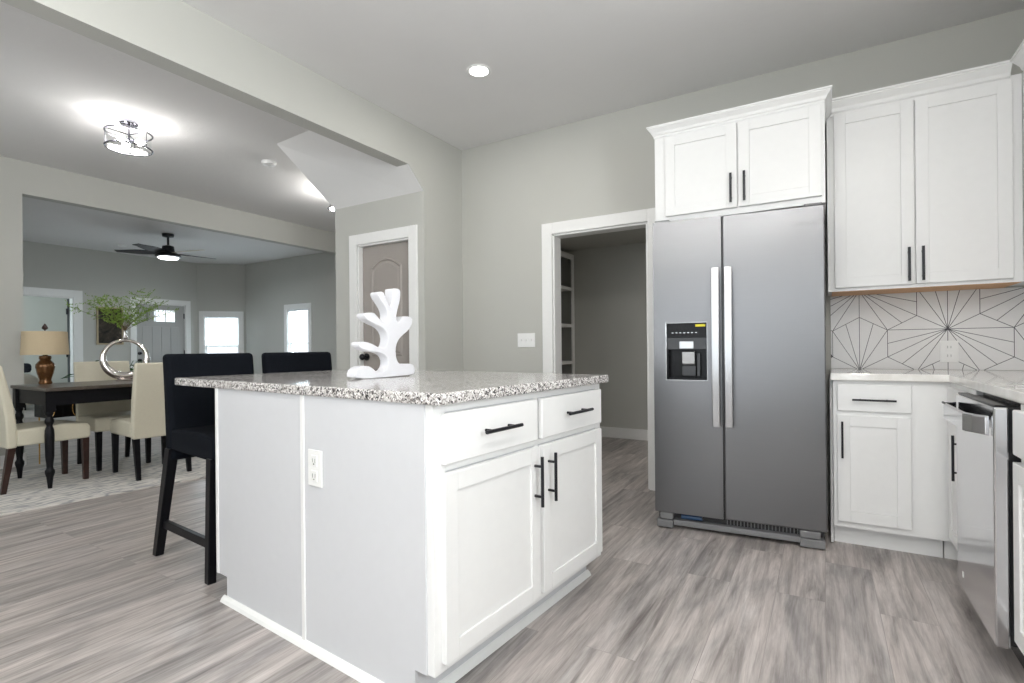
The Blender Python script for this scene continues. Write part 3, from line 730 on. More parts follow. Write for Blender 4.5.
# upper cabinet to the right of it
yu = 3.430
c = thing('wall_cabinet', 'tall white two-door wall cabinet above the patterned tile backsplash', 'cabinet', (0.42, YB-0.01, 1.365))
part('body', MB().box(0.026, 0.83, yu, YB-0.002, 1.340, 2.345), M['cab'], c, world=True)
part('underside', MB().box(0.046, 0.828, yu+0.002, YB-0.004, 1.334, 1.3395), M['wood_raw'], c, world=True, label='unpainted birch underside')
part('face_frame', MB().box(0.026, 0.835, yu-0.004, yu, 1.336, 2.345), M['cab'], c, world=True, bevel=0.001)
part('crown_moulding', crown(MB(), 0.024, 0.79, yu-0.004, YB-0.002, 2.315, 2.40, left=False, right=False), M['cab'], c, world=True)
for a, b, hx in ((0.060, 0.413, 0.413-0.024), (0.420, 0.795, 0.420+0.027)):
    d = part('door', shaker(MB(), a, b, 1.354, 2.315, yu-0.024), M['cab'], c, world=True, bevel=0.0015)
    part('handle', pull_v(hx, yu-0.024, 1.368, 1.545, flat=True, off=0.026), M['black'], d, world=True)
# upper cabinet on the right wall, facing -x.  local helper maps (x along wall, y depth) to world
def facemx(mb, X):   # built facing -y with front plane y=F -> world x=F, along: x -> y (mirrored)
    mb.v = [Vector((p.y, -p.x, p.z)) for p in mb.v]; return mb
xu = 0.84
c = thing('wall_cabinet', 'white wall cabinet on the right wall, cut off by the frame edge', 'cabinet', (XR-0.02, 2.5, 1.365))
part('body', MB().box(xu, XR-0.002, 2.0, YB-0.004, 1.340, 2.345).box(xu-0.004, xu, 2.0, yu-0.006, 1.336, 2.345), M['cab'], c, world=True)
mb = crown(MB(), -3.37, -2.0, xu-0.004, XR-0.002, 2.315, 2.40, left=False, right=True); facemx(mb, 0)
part('crown_moulding', mb, M['cab'], c, world=True)
for a, b, hx in ((2.60, 3.32, 2.65), (2.02, 2.59, 2.54)):
    d = part('door', facemx(shaker(MB(), -b, -a, 1.354, 2.315, xu-0.024), 0), M['cab'], c, world=True, bevel=0.0015)
    part('handle', facemx(pull_v(-hx, xu-0.024, 1.368, 1.545, flat=True, off=0.026), 0), M['black'], d, world=True)

# base cabinet, back run
yb0 = 3.155
c = thing('base_cabinet', 'white base cabinet with one drawer over one door beside the refrigerator', 'cabinet', (0.25, yb0, 0))
part('body', MB().box(0.042, 0.4945, yb0, YB-0.002, 0.105, 0.855).box(0.042, 0.490, 3.225, YB-0.002, 0, 0.105), M['cab'], c, world=True)
part('face_frame', MB().box(0.041, 0.4945, yb0-0.002, yb0, 0.105, 0.857), M['cab'], c, world=True)
d = part('drawer', slab(MB(), 0.059, 0.363, 0.702, 0.838, yb0-0.021), M['cab'], c, world=True, bevel=0.004)
part('handle', pull_h(0.122, 0.302, yb0-0.021, 0.762, r=0.005), M['black'], d, world=True, smooth=True)
d = part('door', shaker(MB(), 0.058, 0.360, 0.138, 0.680, yb0-0.021), M['cab'], c, world=True, bevel=0.0015)
part('handle', pull_v(0.079, yb0-0.021, 0.465, 0.650, r=0.005), M['black'], d, world=True, smooth=True)
# corner cabinet on the right run
xf = 0.512
c = thing('base_cabinet', 'narrow white cabinet in the corner, between dishwasher and back wall cabinets', 'cabinet', (0.8, 2.94, 0))
part('body', MB().box(xf, XR-0.002, 2.672, YB-0.004, 0.105, 0.855).box(0.57, XR-0.002, 2.672, 3.22, 0, 0.105).box(0.495, XR-0.002, 3.225, YB-0.004, 0, 0.105).box(0.495, 0.53, 3.155, 3.40, 0.105, 0.855), M['cab'], c, world=True)
d = part('drawer', facemx(slab(MB(), -3.10, -2.695, 0.702, 0.838, xf-0.02), 0), M['cab'], c, world=True, bevel=0.004)
part('handle', facemx(pull_h(-3.0, -2.82, xf-0.02, 0.775, r=0.005), 0), M['black'], d, world=True, smooth=True)
d = part('door', facemx(shaker(MB(), -3.10, -2.695, 0.138, 0.680, xf-0.02), 0), M['cab'], c, world=True, bevel=0.0015)
part('handle', facemx(pull_v(-2.80, xf-0.02, 0.465, 0.655, r=0.005), 0), M['black'], d, world=True, smooth=True)
xn = 0.508
# near cabinets on the right run
c = thing('base_cabinet', 'white two-door base cabinet at the right edge, nearer than the dishwasher', 'cabinet', (0.8, 1.6, 0))
part('body', MB().box(xn, XR-0.002, 1.15, 2.123, 0.105, 0.855).box(0.57, XR-0.002, 1.15, 2.123, 0, 0.105), M['cab'], c, world=True)
part('false_front', facemx(slab(MB(), -2.122, -1.18, 0.702, 0.838, xn-0.02), 0), M['cab'], c, world=True, bevel=0.004)
for a, b, hh in ((1.645, 2.122, 1.68), (1.18, 1.635, 1.60)):
    d = part('door', facemx(shaker(MB(), -b, -a, 0.137, 0.680, xn-0.02), 0), M['cab'], c, world=True, bevel=0.0015)
    part('handle', facemx(pull_v(-hh, xn-0.02, 0.465, 0.655, r=0.005), 0), M['black'], d, world=True, smooth=True)
# dishwasher
c = thing('dishwasher', 'stainless steel dishwasher with a curved bar handle under the white counter', 'dishwasher', (0.8, 2.43, 0))
part('tub', MB().box(0.530, XR-0.05, 2.14, 2.66, 0.02, 0.85).box(0.4835, 0.53, 2.145, 2.65, 0.11, 0.84), M['darkplastic'], c, world=True)
d = part('door', MB().box(0.447, 0.483, 2.130, 2.655, 0.105, 0.842), M['steeldw'], c, world=True, bevel=0.005)
part('control_strip', MB().box(0.452, 0.481, 2.14, 2.645, 0.8425, 0.848), M['blackgloss'], d, world=True)
mb = MB(); n = 12; V = []; F = []
for i in range(n+1):
    t = i/n; y = 2.165+(2.63-2.165)*t; b = 0.012+0.042*min(1, math.sin(PI*t)*2.2)
    V += [(0.447-b, y, 0.752), (0.447-b, y, 0.806), (0.447-b+0.010, y, 0.812), (0.447-b+0.010, y, 0.748)]
for k in range(n):
    for i in range(4): j = (i+1) % 4; F.append((4*k+i, 4*k+j, 4*k+4+j, 4*k+4+i))
F += [(0,1,2,3), tuple(4*n+i for i in (3,2,1,0))]
mb._add(V, F)
part('handle', mb, M['steeldw'], d, world=True, bevel=0.002)
part('badge', MB().box(0.4455, 0.447, 2.55, 2.565, 0.155, 0.175), M['plastic'], d, world=True)
part('toe_kick', MB().box(0.55, 0.56, 2.13, 2.66, 0.0, 0.10), M['darkplastic'], c, world=True)
# worktop
mb = MB().prism([(0.030, 3.118), (0.502, 3.118), (0.502, 1.12), (XR-0.002, 1.12), (XR-0.002, YB-0.010), (0.030, YB-0.010)], 0.858, 0.893)
solo('worktop', mb, M['quartz'], 'white quartz worktop running round the corner beside the refrigerator', 'countertop', bevel=0.003)
# backsplash with the fan pattern of hexagon tiles
def splash(x0, x1, z0, z1, y, org):
    mb = MB().box(x0, x1, y, y+0.006, z0, z1); mb.mi = 1
    hw = 0.1365; s = hw/math.cos(R(30))
    def line(a, b, w_=0.0030):
        (ax, az), (bx, bz) = a, b
        # clip to rectangle (Liang-Barsky)
        dx, dz = bx-ax, bz-az; t0, t1 = 0, 1
        for p, q_ in ((-dx, ax-x0), (dx, x1-ax), (-dz, az-z0), (dz, z1-az)):
            if abs(p) < 1e-9:
                if q_ < 0: return
            else:
                r_ = q_/p
                if p < 0: t0 = max(t0, r_)
                else: t1 = min(t1, r_)
        if t1-t0 < 1e-3: return
        bx, bz = ax+dx*t1, az+dz*t1; ax, az = ax+dx*t0, az+dz*t0
        l = math.hypot(bx-ax, bz-az); nx, nz = -(bz-az)/l*w_/2, (bx-ax)/l*w_/2
        mb.prism([(ax-nx, az-nz), (bx-nx, bz-nz), (bx+nx, bz+nz), (ax+nx, az+nz)], y-0.0004, y+0.001, 'y')
    for row in range(-1, 3):
        cz = org[1]+row*1.5*s
        for k in range(-12, 8):
            cx = org[0]+k*2*hw+(hw if row % 2 else 0)
            # vertices 0:UR 1:top 2:UL 3:LL 4:bottom 5:LR
            V = [(cx+s*math.cos(R(30+60*i)), cz+s*math.sin(R(30+60*i))) for i in range(6)]
            V = [V[0], V[1], V[2], V[3], V[4], V[5]]
            for i in range(3): line(V[i], V[i+1])
            key = (row, k)
            o = FAN.get(key, (k*7+row*5) % 6 if not (x0 < cx < x1+0.2) else None)
            if row == -1 and key not in FAN: o = None
            if o is None: continue
            m_ = lambda a, b: ((V[a % 6][0]+V[b % 6][0])/2, (V[a % 6][1]+V[b % 6][1])/2)
            for tg in (V[(o+2) % 6], m_(o+2, o+3), V[(o+3) % 6], m_(o+3, o+4), V[(o+4) % 6]): line(V[o], tg)
    return mb
# row 0 centres x=.186+.273k z=1.043 ; row 1 centres +.1365 ; row -1 likewise
FAN = {(0, 0): 4, (0, 1): 0, (0, 2): 2, (0, 3): 4, (1, -1): 0, (1, 0): 2, (1, 1): 4, (1, 2): 0, (1, 3): 4, (-1, 1): 4}
sb = splash(0.040, XR-0.012, 0.894, 1.3335, YB-0.0085, (0.186, 1.043))
solo('tile_backsplash', sb, [M['tile'], M['line']], 'white hexagon tile backsplash with dark starburst lines on the back wall', 'backsplash')
FAN = {(r_, k): (k*2+r_*3) % 6 for r_ in (0, 1) for k in range(-12, 8)}
sb = splash(-YB+0.012, -1.12, 0.894, 1.3335, XR-0.0085, (-3.5, 1.043)); facemx(sb, 0)
solo('tile_backsplash', sb, [M['tile'], M['line']], 'starburst hexagon tile backsplash on the right wall above the dishwasher run', 'backsplash')
# outlets on walls
oo = outlet('wall_outlet', 'white outlet set in the starburst tile backsplash', Matrix.Translation((0.600, YB-0.0095, 0.995)), 0.080, 0.120)
for z in (0.024, -0.024):
    rc = part('socket', MB().box(-0.017, 0.017, -0.009, -0.006, z-0.018, z+0.018), M['plastic'], oo, bevel=0.002)
    part('slots', MB().box(-0.008, -0.006, -0.0095, -0.0088, z-0.006, z+0.008).box(0.006, 0.008, -0.0095, -0.0088, z-0.006, z+0.008), M['greyplastic'], rc)
sw = thing('light_switch', 'white triple light switch plate on the grey wall left of the hall doorway', 'light switch', (-2.104, YB, 1.10))
part('cover_plate', MB().box(-0.082, 0.082, -0.006, -0.0005, -0.058, 0.058), M['plastic'], sw, bevel=0.002)
for x in (-0.046, 0, 0.046): part('toggle', MB().box(x-0.006, x+0.006, -0.016, -0.006, -0.01, 0.012), M['plastic'], sw, bevel=0.001)
solo('sticker', MB().box(xu-0.0256, xu-0.0246, 3.09, 3.20, 1.43, 1.60), M['pink'], 'pink edged paper label at the far right on the wall cabinet door', 'label')

# hall built-in shelves
c = thing('built_in_shelves', 'white framed built-in shelves inside the dim hall behind the doorway', 'shelves', (-2.7, 5.2, 0))
x0, x1, y0, y1, zt = -2.878, -2.545, 4.6, 5.655, 2.13
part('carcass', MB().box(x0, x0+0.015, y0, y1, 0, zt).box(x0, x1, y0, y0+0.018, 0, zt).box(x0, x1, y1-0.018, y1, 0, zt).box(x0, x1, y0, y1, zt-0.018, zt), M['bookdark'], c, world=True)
part('face_frame', MB().box(x1, x1+0.018, y0, y0+0.05, 0, zt).box(x1, x1+0.018, y1-0.06, y1, 0, zt).box(x1, x1+0.018, y0+0.05, y1-0.06, zt-0.06, zt).box(x1, x1+0.018, y0+0.05, y1-0.06, 0, 0.12), M['trim'], c, world=True, bevel=0.002)
for z in (0.45, 0.86, 1.29, 1.72):
    part('shelf', MB().box(x0+0.016, x1+0.016, y0+0.019, y1-0.061, z-0.018, z+0.018), M['trim'], c, world=True, bevel=0.002)

# ------------------------------------------------------------------ ceiling fixtures
def downlight(x, y, label):
    c = thing('recessed_light', label, 'ceiling light', (x, y, ZC), group=None)
    part('trim_ring', MB().lathe([(0.060, -0.001), (0.060, -0.004), (0.068, -0.007), (0.078, -0.005), (0.082, -0.0005)], n=32), M['plastic'], c, smooth=True)
    part('lens', MB().lathe([(0.0001, -0.003), (0.061, -0.003), (0.061, -0.0005), (0.0001, -0.0005)], n=32), M['lamp'], c)
    l = bpy.data.lights.new('recessed_lamp', 'AREA'); l.shape = 'DISK'; l.size = 0.11; l.energy = 5.5; l.color = (1, 0.96, 0.92)
    o = bpy.data.objects.new('recessed_lamp', l); C.objects.link(o); o.parent = c; o.location = (0, 0, -0.02)
    return c
downlight(-1.86, 2.72, 'lit round recessed light in the kitchen ceiling')
for x, y, s in ((0.3, 1.0, 'right of the island'), (-1.9, 0.3, 'near the camera above the island end'), (0.4, 0.4, 'nearest the sink window')):  # unseen kitchen downlights, added as extra fill
    downlight(x, y, 'unseen recessed ceiling light added as fill, out of frame '+s)

hl = downlight(-0.3, 4.8, 'unseen recessed light added to brighten the hall behind the kitchen'); hl.location.z = 2.19  # hidden lamp added to lift the dim hall
def drum(loc, label, power=8):
    c = thing('flush_light', label, 'ceiling light', loc)
    part('canopy', MB().lathe([(0.001, -0.028), (0.055, -0.026), (0.062, -0.018), (0.062, -0.0005)], n=28), M['cham'], c, smooth=True)
    part('stem', MB().cyl((0, 0, -0.026), (0, 0, -0.15), 0.007), M['cham'], c, smooth=True)
    rr = 0.150
    for z in (-0.09, -0.205):
        part('ring', MB().tube([(rr*math.cos(2*PI*i/40), rr*math.sin(2*PI*i/40), z) for i in range(40)], 0.006, 8, True), M['cham'], c, smooth='all')
    mb = MB()
    for a in (0.4, 2.5, 4.6): mb.cyl((rr*math.cos(a), rr*math.sin(a), -0.205), (rr*math.cos(a), rr*math.sin(a), -0.09), 0.003, n=8).cyl((0, 0, -0.10), (rr*math.cos(a), rr*math.sin(a), -0.09), 0.004, n=8)
    part('spokes', mb, M['cham'], c)
    gp = [(rr-0.008, -0.205), (rr-0.008, -0.09)]
    part('glass_drum', MB().cyl((0, 0, -0.203), (0, 0, -0.092), rr-0.009, n=36, caps=False), M['glass'], c, smooth=True)
    for a in (0.9, 3.0, 5.1):
        bx, by = 0.07*math.cos(a), 0.07*math.sin(a)
        l = bpy.data.lights.new('flush_lamp', 'POINT'); l.energy = power/3; l.shadow_soft_size = 0.03; l.color = (1, 0.97, 0.94)
        o = bpy.data.objects.new('flush_lamp', l); C.objects.link(o); o.parent = c; o.location = (bx*1.6, by*1.6, -0.165)
        s_ = part('socket', MB().cyl((0, 0, -0.15), (bx*0.45, by*0.45, -0.15), 0.012).cyl((bx*0.3, by*0.3, -0.15), (bx*0.6, by*0.6, -0.15), 0.015), M['cham'], c, smooth=True)
        part('bulb', MB().ball((bx, by, -0.15), 0.027, 1, 1, 1), M['bulb'], s_, smooth='all')
    return c
drum((-4.55, 1.90, ZC), 'lit round glass and chrome flush light in the dining room ceiling')
drum((-4.57, 3.97, ZC), 'second lit ceiling light mostly hidden behind the closet wall corner', 20)
drum((0.1, -0.55, ZC), 'unseen chrome flush light added above the camera to brighten the kitchen', 40)  # unseen fixture added as overhead fill for the kitchen
drum((-1.0, -1.4, ZC), 'unseen chrome flush light added behind the camera to brighten the kitchen', 42)  # second unseen fixture, added as fill from behind
solo('smoke_detector', MB().lathe([(0.062, 0), (0.064, -0.012), (0.055, -0.028), (0.030, -0.036), (0.001, -0.037)], (-4.43, 2.99, ZC-0.0005), 28), M['plastic'], 'round white smoke detector on the dining room ceiling', 'smoke detector', smooth=True)
solo('smoke_detector', MB().lathe([(0.062, 0), (0.064, -0.012), (0.055, -0.028), (0.030, -0.036), (0.001, -0.037)], (-9.9, 4.02, ZC-0.0005), 28), M['plastic'], 'small white smoke detector on the living room ceiling, left of the fan', 'smoke detector', smooth=True)
# ceiling fan
c = thing('ceiling_fan', 'black ceiling fan with lit lens in the living room', 'ceiling fan', (-8.45, 4.03, ZC))
part('canopy', MB().lathe([(0.001, -0.05), (0.03, -0.05), (0.075, -0.04), (0.08, -0.0005)], n=24), M['black'], c, smooth=True)
part('downrod', MB().cyl((0, 0, -0.04), (0, 0, -0.2), 0.015), M['black'], c, smooth=True)
part('motor_housing', MB().lathe([(0.03, -0.17), (0.075, -0.185), (0.085, -0.26), (0.12, -0.285), (0.165, -0.315), (0.17, -0.34), (0.14, -0.352), (0.001, -0.352)], n=32), M['black'], c, smooth=True)
part('light_lens', MB().lathe([(0.001, -0.353), (0.135, -0.353), (0.125, -0.372), (0.07, -0.382), (0.001, -0.385)], n=32), M['fanlamp'], c, smooth=True)
for i, a in enumerate((12.5, 84.5, 156.5, 228.5, 300.5)):
    aa = R(a); mb = MB(); V = []; F = []; n = 8
    for k in range(n+1):
        t = k/n; r_ = 0.13+0.54*t; w_ = 0.045+0.05*math.sin(PI*min(1, t*1.1+0.05))*0.8; tw = R(14-6*t)
        for s in (-1, 1):
            for dz in (0.004, -0.004): V.append((r_, s*w_*math.cos(tw), -0.285+s*w_*math.sin(tw)+dz))
    for k in range(n):
        b = 4*k; F += [(b, b+2, b+6, b+4), (b+1, b+5, b+7, b+3), (b, b+4, b+5, b+1), (b+2, b+3, b+7, b+6)]
    F += [(0, 1, 3, 2), (4*n, 4*n+2, 4*n+3, 4*n+1)]
    mb._add(V, F); mb.xf(Matrix.Rotation(aa, 4, 'Z'))
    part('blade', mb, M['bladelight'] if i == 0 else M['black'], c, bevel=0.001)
l = bpy.data.lights.new('fan_lamp', 'AREA'); l.shape = 'DISK'; l.size = 0.22; l.energy = 16; l.color = (0.85, 0.94, 1)
o = bpy.data.objects.new('fan_lamp', l); C.objects.link(o); o.parent = c; o.location = (0, 0, -0.40)

# ------------------------------------------------------------------ bar stools (local: faces +y)
def make_stool(label):
    c = thing('bar_stool', label, 'bar stool', (0, 0, 0), 0, 'dark bar stools at the island')
    w_ = 0.44
    part('seat', MB().prism([(-0.20, 0.555), (0.225, 0.545), (0.24, 0.565), (0.24, 0.63), (0.22, 0.655), (0.10, 0.665), (-0.20, 0.655)], -w_/2, w_/2, 'x'), M['fab_black'], c, bevel=0.014, smooth=True, seg=3)
    part('backrest', MB().prism([(-0.265, 0.50), (-0.195, 0.50), (-0.195, 0.66), (-0.225, 0.85), (-0.245, 1.025), (-0.305, 1.025), (-0.285, 0.80)], -w_/2, w_/2, 'x'), M['fab_black'], c, bevel=0.02, smooth=True, seg=3)
    for s in (-1, 1):
        part('leg', MB().taper((s*0.212, 0.18, 0), (0.036, 0.036), (s*0.205, 0.205, 0.56), (0.046, 0.046)), M['blackwood'], c, bevel=0.003)
        part('leg', MB().taper((s*0.212, -0.385, 0), (0.038, 0.044), (s*0.205, -0.225, 0.56), (0.046, 0.055)), M['blackwood'], c, bevel=0.003)
        part('stretcher', MB().box(s*0.205-0.011, s*0.205+0.011, -0.325, 0.185, 0.15, 0.19), M['blackwood'], c, bevel=0.002)
    part('footrest', MB().box(-0.19, 0.19, 0.182, 0.204, 0.27, 0.31), M['blackwood'], c, bevel=0.002)
    return c
s1 = make_stool('dark charcoal bar stool at the near end of the island overhang')
p = isl(-2.635, 1.30); s1.location = p; s1.rotation_euler = (0, 0, R(-94.7))
copy_tree(s1, isl(-2.625, 1.80), R(-94.7), 'dark bar stool farther along the island, only its back top showing')

# ------------------------------------------------------------------ dining set
rug = MB().prism([(-4.55, 0.75), (-4.17, 3.6), (-5.95, 3.75), (-5.96, 0.85)], 0.0005, 0.012)
solo('area_rug', rug, M['rug'], 'cream and grey patterned area rug beneath the dining table', 'rug')
RZ = 0.012
tb = thing('dining_table', 'dark wooden dining table with turned black legs and walnut top', 'dining table', (-5.35, 2.25, RZ))
tx0, tx1, ty0, ty1 = -5.71, -4.935, 1.515, 3.02
part('tabletop', MB().prism([(tx0, ty0+0.01), (tx0+0.01, ty0), (tx1-0.01, ty0), (tx1, ty0+0.01), (tx1, ty1-0.04), (tx1-0.04, ty1), (tx0+0.04, ty1), (tx0, ty1-0.04)], 0.745, 0.772), M['tabletop'], tb, bevel=0.006, world=True)
part('apron', MB().box(-5.665, -4.985, 1.535, 1.557, 0.635, 0.745).box(-5.665, -4.985, 2.945, 2.967, 0.635, 0.745).box(-5.665, -5.643, 1.557, 2.945, 0.635, 0.745).box(-5.007, -4.985, 1.557, 2.945, 0.635, 0.745), M['blackwood'], tb, world=True)
prof = [(0.016, 0), (0.019, 0.03), (0.026, 0.085), (0.036, 0.115), (0.036, 0.135), (0.026, 0.15), (0.024, 0.165), (0.033, 0.24), (0.036, 0.40), (0.034, 0.44), (0.024, 0.465), (0.022, 0.475), (0.034, 0.495), (0.034, 0.515), (0.024, 0.535), (0.024, 0.548), (0.032, 0.562), (0.030, 0.575)]
for lx in (-5.63, -5.01):
    for ly in (1.55, 2.945):
        part('leg', MB().lathe([(r_*0.82, z_) for r_, z_ in prof], (lx, ly, RZ), 16).box(lx-0.031, lx+0.031, ly-0.031, ly+0.031, RZ+0.575, 0.745), M['blackwood'], tb, world=True, smooth=True)
def make_chair(label, legmat, name_g='cream dining chairs round the table'):
    c = thing('dining_chair', label, 'dining chair', (0, 0, 0), 0, name_g)
    w_ = 0.43
    part('seat', MB().prism([(-0.20, 0.335), (0.245, 0.335), (0.255, 0.36), (0.255, 0.425), (0.235, 0.455), (0.08, 0.468), (-0.20, 0.455)], -w_/2, w_/2, 'x'), M['leather'], c, bevel=0.015, smooth=True, seg=3)
    part('backrest', MB().prism([(-0.255, 0.325), (-0.195, 0.325), (-0.195, 0.47), (-0.21, 0.62), (-0.245, 0.80), (-0.275, 0.935), (-0.32, 0.935), (-0.295, 0.78), (-0.262, 0.56)], -w_/2, w_/2, 'x'), M['leather'], c, bevel=0.015, smooth=True, seg=3)
    for s in (-1, 1):
        part('leg', MB().taper((s*0.185, 0.228, 0), (0.032, 0.032), (s*0.185, 0.225, 0.336), (0.044, 0.044)), legmat, c, bevel=0.002)
        part('leg', MB().taper((s*0.185, -0.27, 0), (0.030, 0.030), (s*0.185, -0.222, 0.336), (0.044, 0.044)), legmat, c, bevel=0.002)
    return c
ch = make_chair('cream leather dining chair with brown legs at the near table end', M['brownwood'])
ch.location = (-5.295, 1.575, RZ); ch.rotation_euler = (0, 0, R(2))
c3 = make_chair('cream dining chair with its back to the kitchen, behind the bar stool', M['blackwood'])
c3.location = (-4.925, 2.20, RZ); c3.rotation_euler = (0, 0, R(85.5))
copy_tree(c3, (-5.575, 2.19, RZ), R(-94), 'cream dining chair on the far side of the table, between lamp and vase')

# lamp on the table
TZ = 0.7725
c = thing('table_lamp', 'brown bronze table lamp with a beige drum shade on the dining table', 'table lamp', (-5.62, 1.715, TZ))
LS = Matrix.Diagonal((0.80, 0.80, 1.0, 1.0))
part('base', MB().lathe([(0.055, 0), (0.058, 0.012), (0.048, 0.03), (0.052, 0.045), (0.068, 0.09), (0.080, 0.14), (0.078, 0.165), (0.055, 0.19), (0.044, 0.20), (0.052, 0.215), (0.050, 0.235), (0.02, 0.24), (0.015, 0.26)], n=28).xf(LS), M['bronze'], c, smooth=True)
part('shade', MB().lathe([(0.195, 0.245), (0.183, 0.440)], n=36).xf(LS), M['shade'], c, smooth=True)
part('finial', MB().cyl((0, 0, 0.26), (0, 0, 0.46), 0.004).lathe([(0.008, 0.455), (0.022, 0.468), (0.016, 0.485), (0.003, 0.508)], n=14), M['brownwood'], c, smooth=True)
# ring vase
c = thing('ring_vase', 'polished silver ring-shaped vase on the dining table', 'vase', (-5.45, 2.23, TZ))
rz_ = R(75)
VM = Matrix.Rotation(rz_, 4, 'Z')
N_ = 48; pts = []; rs = []
for i in range(N_):
    a = 2*PI*i/N_ + PI/2
    pts.append((0.162*math.cos(a), 0, 0.205+0.162*math.sin(a))); rs.append(0.038-0.024*(0.5+0.5*math.sin(a)))
mb = MB().tube(pts, rs, 14, True, nrm=(0, 1, 0)); mb.xf(VM)
part('ring', mb, M['chrome'], c, smooth='all')
mb = MB().lathe([(0.012, 0.370), (0.020, 0.385), (0.012, 0.42), (0.016, 0.45), (0.012, 0.45)], n=16); part('neck', mb, M['chrome'], c, smooth=True)
mb = MB().box(-0.075, 0.075, -0.045, 0.045, 0, 0.014); mb.xf(VM); part('foot', mb, M['chrome'], c, bevel=0.003)
# branches in the vase
rnd = random.Random(3)
c = thing('greenery_branches', 'airy green leafy branches standing in the silver ring vase', 'foliage', (-5.45, 2.23, TZ+0.455))
for b in range(12):
    tgt = rnd.choice((-1, 1)) if b > 3 else 0
    side = (b-5.5)/5.5; hh = 0.36*(1-0.55*side*side)*rnd.uniform(0.85, 1.1); out = side*0.40
    P0 = Vector((0, 0, 0.0)); P1 = Vector((rnd.uniform(-.02, .02), out*0.25, hh*0.55)); P2 = Vector((rnd.uniform(-.16, .16), out, hh))
    P2.z = max(P2.z, 0.20)
    path = []
    for k in range(13):
        t = k/12; path.append(P0*(1-t)**2+P1*2*t*(1-t)+P2*t*t)
    st = part('stem', MB().tube(path, [0.0025*(1-0.6*k/12) for k in range(13)], 5), M['stem'], c)
    lf = MB()
    def leaf(p, d, L_, W_):
        d = d.normalized(); s_ = d.cross(Vector((rnd.uniform(-1, 1), rnd.uniform(-1, 1), rnd.uniform(-1, 1)))).normalized(); nn = d.cross(s_)
        lf._add([p, p+d*L_*0.5+s_*W_+nn*0.002, p+d*L_, p+d*L_*0.5-s_*W_+nn*0.002], [(0, 1, 2, 3)])
    for k in range(3, 13):
        p0 = path[k]
        for q in range(3):
            tw_d = Vector((rnd.uniform(-1, 1), rnd.uniform(-1, 1), rnd.uniform(-0.3, 0.9))).normalized()
            tl = rnd.uniform(0.03, 0.085); p1 = p0+tw_d*tl
            lf.cyl(p0, p1, 0.0009, 0.0006, 3)
            for e in range(6):
                pp = p0+(p1-p0)*(e/5); leaf(pp, tw_d+Vector((rnd.uniform(-1, 1), rnd.uniform(-1, 1), rnd.uniform(-1, 1)))*0.9, rnd.uniform(0.012, 0.024), 0.0042)
    part('leaves', lf, M['leaf'], st)

# low black side table with gold wire, behind the dining table
c = thing('side_table', 'low black side table with curved gold wire legs behind the dining table', 'side table', (-6.13, 2.03, 0))
part('top', MB().box(-6.27, -5.99, 1.83, 2.26, 0.44, 0.60), M['blackgloss'], c, world=True, bevel=0.006)
for yy in (1.86, 2.05, 2.235):
    a_ = [(-5.985, yy+0.03*math.cos(2*PI*i/20), 0.52+0.075*math.sin(2*PI*i/20)) for i in range(20)]
    part('wire_loop', MB().tube(a_, 0.004, 6, True), M['gold'], c, world=True, smooth='all')
for lx in (-6.25, -6.01):
    for ly in (1.86, 2.23): part('leg', MB().cyl((lx, ly, 0), (lx, ly, 0.44), 0.006), M['gold'], c, world=True)

# ------------------------------------------------------------------ living room and bedroom items
c = thing('picture_frame', 'thin gold framed dark print on the living room wall beside the front door', 'picture', (XF, 4.16, 1.16))
part('frame', MB().box(XF+0.001, XF+0.03, 3.985, 4.01, 1.16, 1.82).box(XF+0.001, XF+0.03, 4.36, 4.385, 1.16, 1.82).box(XF+0.001, XF+0.03, 4.01, 4.36, 1.795, 1.82).box(XF+0.001, XF+0.03, 4.01, 4.36, 1.16, 1.185), plain('pale_wood_frame', srgb(178, 162, 132), 0.4), c, world=True, bevel=0.002)
part('print', MB().box(XF+0.002, XF+0.012, 4.01, 4.36, 1.185, 1.795), M['art'], c, world=True)
px, py = -10.2, 4.05
c = thing('potted_plant', 'broad-leaved green plant seen through the ring vase', 'plant', (px, py, 0))
part('pot', MB().lathe([(0.13, 0), (0.16, 0.10), (0.17, 0.32), (0.16, 0.34), (0.15, 0.32)], n=24), M['ceramic'], c, smooth=True)
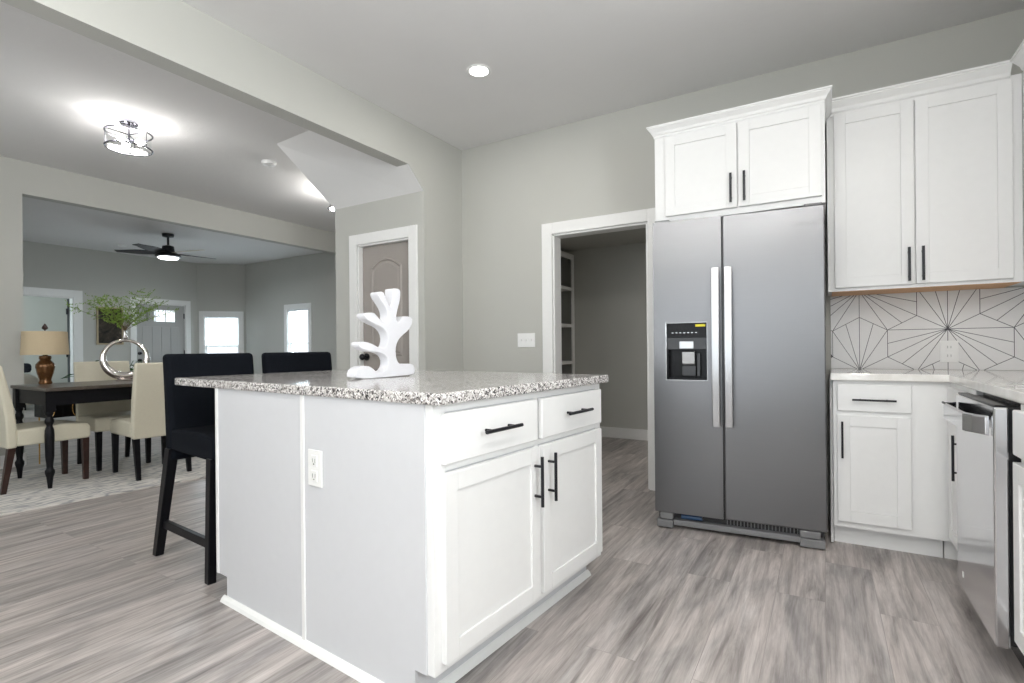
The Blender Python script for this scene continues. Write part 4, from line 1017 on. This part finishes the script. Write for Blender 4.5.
part('soil', MB().lathe([(0.001, 0.31), (0.15, 0.31), (0.15, 0.29), (0.001, 0.29)], n=24), M['stem'], c)
lv = MB(); r2 = random.Random(5); stm = MB()
for i in range(46):
    a = r2.uniform(0, 2*PI); el = r2.uniform(0.35, 1.35); L_ = r2.uniform(0.35, 0.62)
    base = Vector((0, 0, 0.32)); tip = base+Vector((math.cos(a)*math.cos(el), math.sin(a)*math.cos(el), math.sin(el)))*L_
    stm.tube([base, (base+tip)/2+Vector((0, 0, 0.05)), tip], 0.005, 5)
    d = Vector((math.cos(a), math.sin(a), r2.uniform(-0.6, 0.3))).normalized(); s_ = d.cross(Vector((0, 0, 1))).normalized(); ll = r2.uniform(0.14, 0.22); ww = ll*0.26
    lv._add([tip, tip+d*ll*0.3+s_*ww, tip+d*ll*0.7+s_*ww*0.8, tip+d*ll+Vector((0, 0, -0.04)), tip+d*ll*0.7-s_*ww*0.8, tip+d*ll*0.3-s_*ww, tip+d*ll*0.5+Vector((0, 0, -0.012))], [(0,1,6),(1,2,6),(2,3,6),(3,4,6),(4,5,6),(5,0,6)])
part('stems', stm, M['leafdark'], c); part('leaves', lv, M['leafdark'], c)
c = thing('upholstered_bed', 'pale upholstered bed seen through the bedroom doorway behind the lamp', 'bed', (-12.9, 2.95, 0))
part('base', MB().box(-13.5, -12.2, 2.2, 3.64, 0.10, 0.36), M['bed'], c, world=True, bevel=0.03)
part('mattress', MB().prism([(2.2, 0.365), (3.64, 0.365), (3.67, 0.45), (3.63, 0.58), (3.50, 0.65), (2.2, 0.67)], -13.5, -12.2, 'x'), M['bed'], c, world=True, bevel=0.04, smooth=True)
mb = MB()
for x in (-13.4, -12.3):
    for y in (2.3, 3.45): mb.cyl((x, y, 0), (x, y, 0.10), 0.03)
part('feet', mb, M['blackwood'], c, world=True)
solo('cushion', MB().box(-12.62, -12.25, 2.85, 3.56, 0.672, 0.84), M['cushion'], 'dark navy cushion on the pale bed in the far room', 'cushion', bevel=0.05, smooth=True)
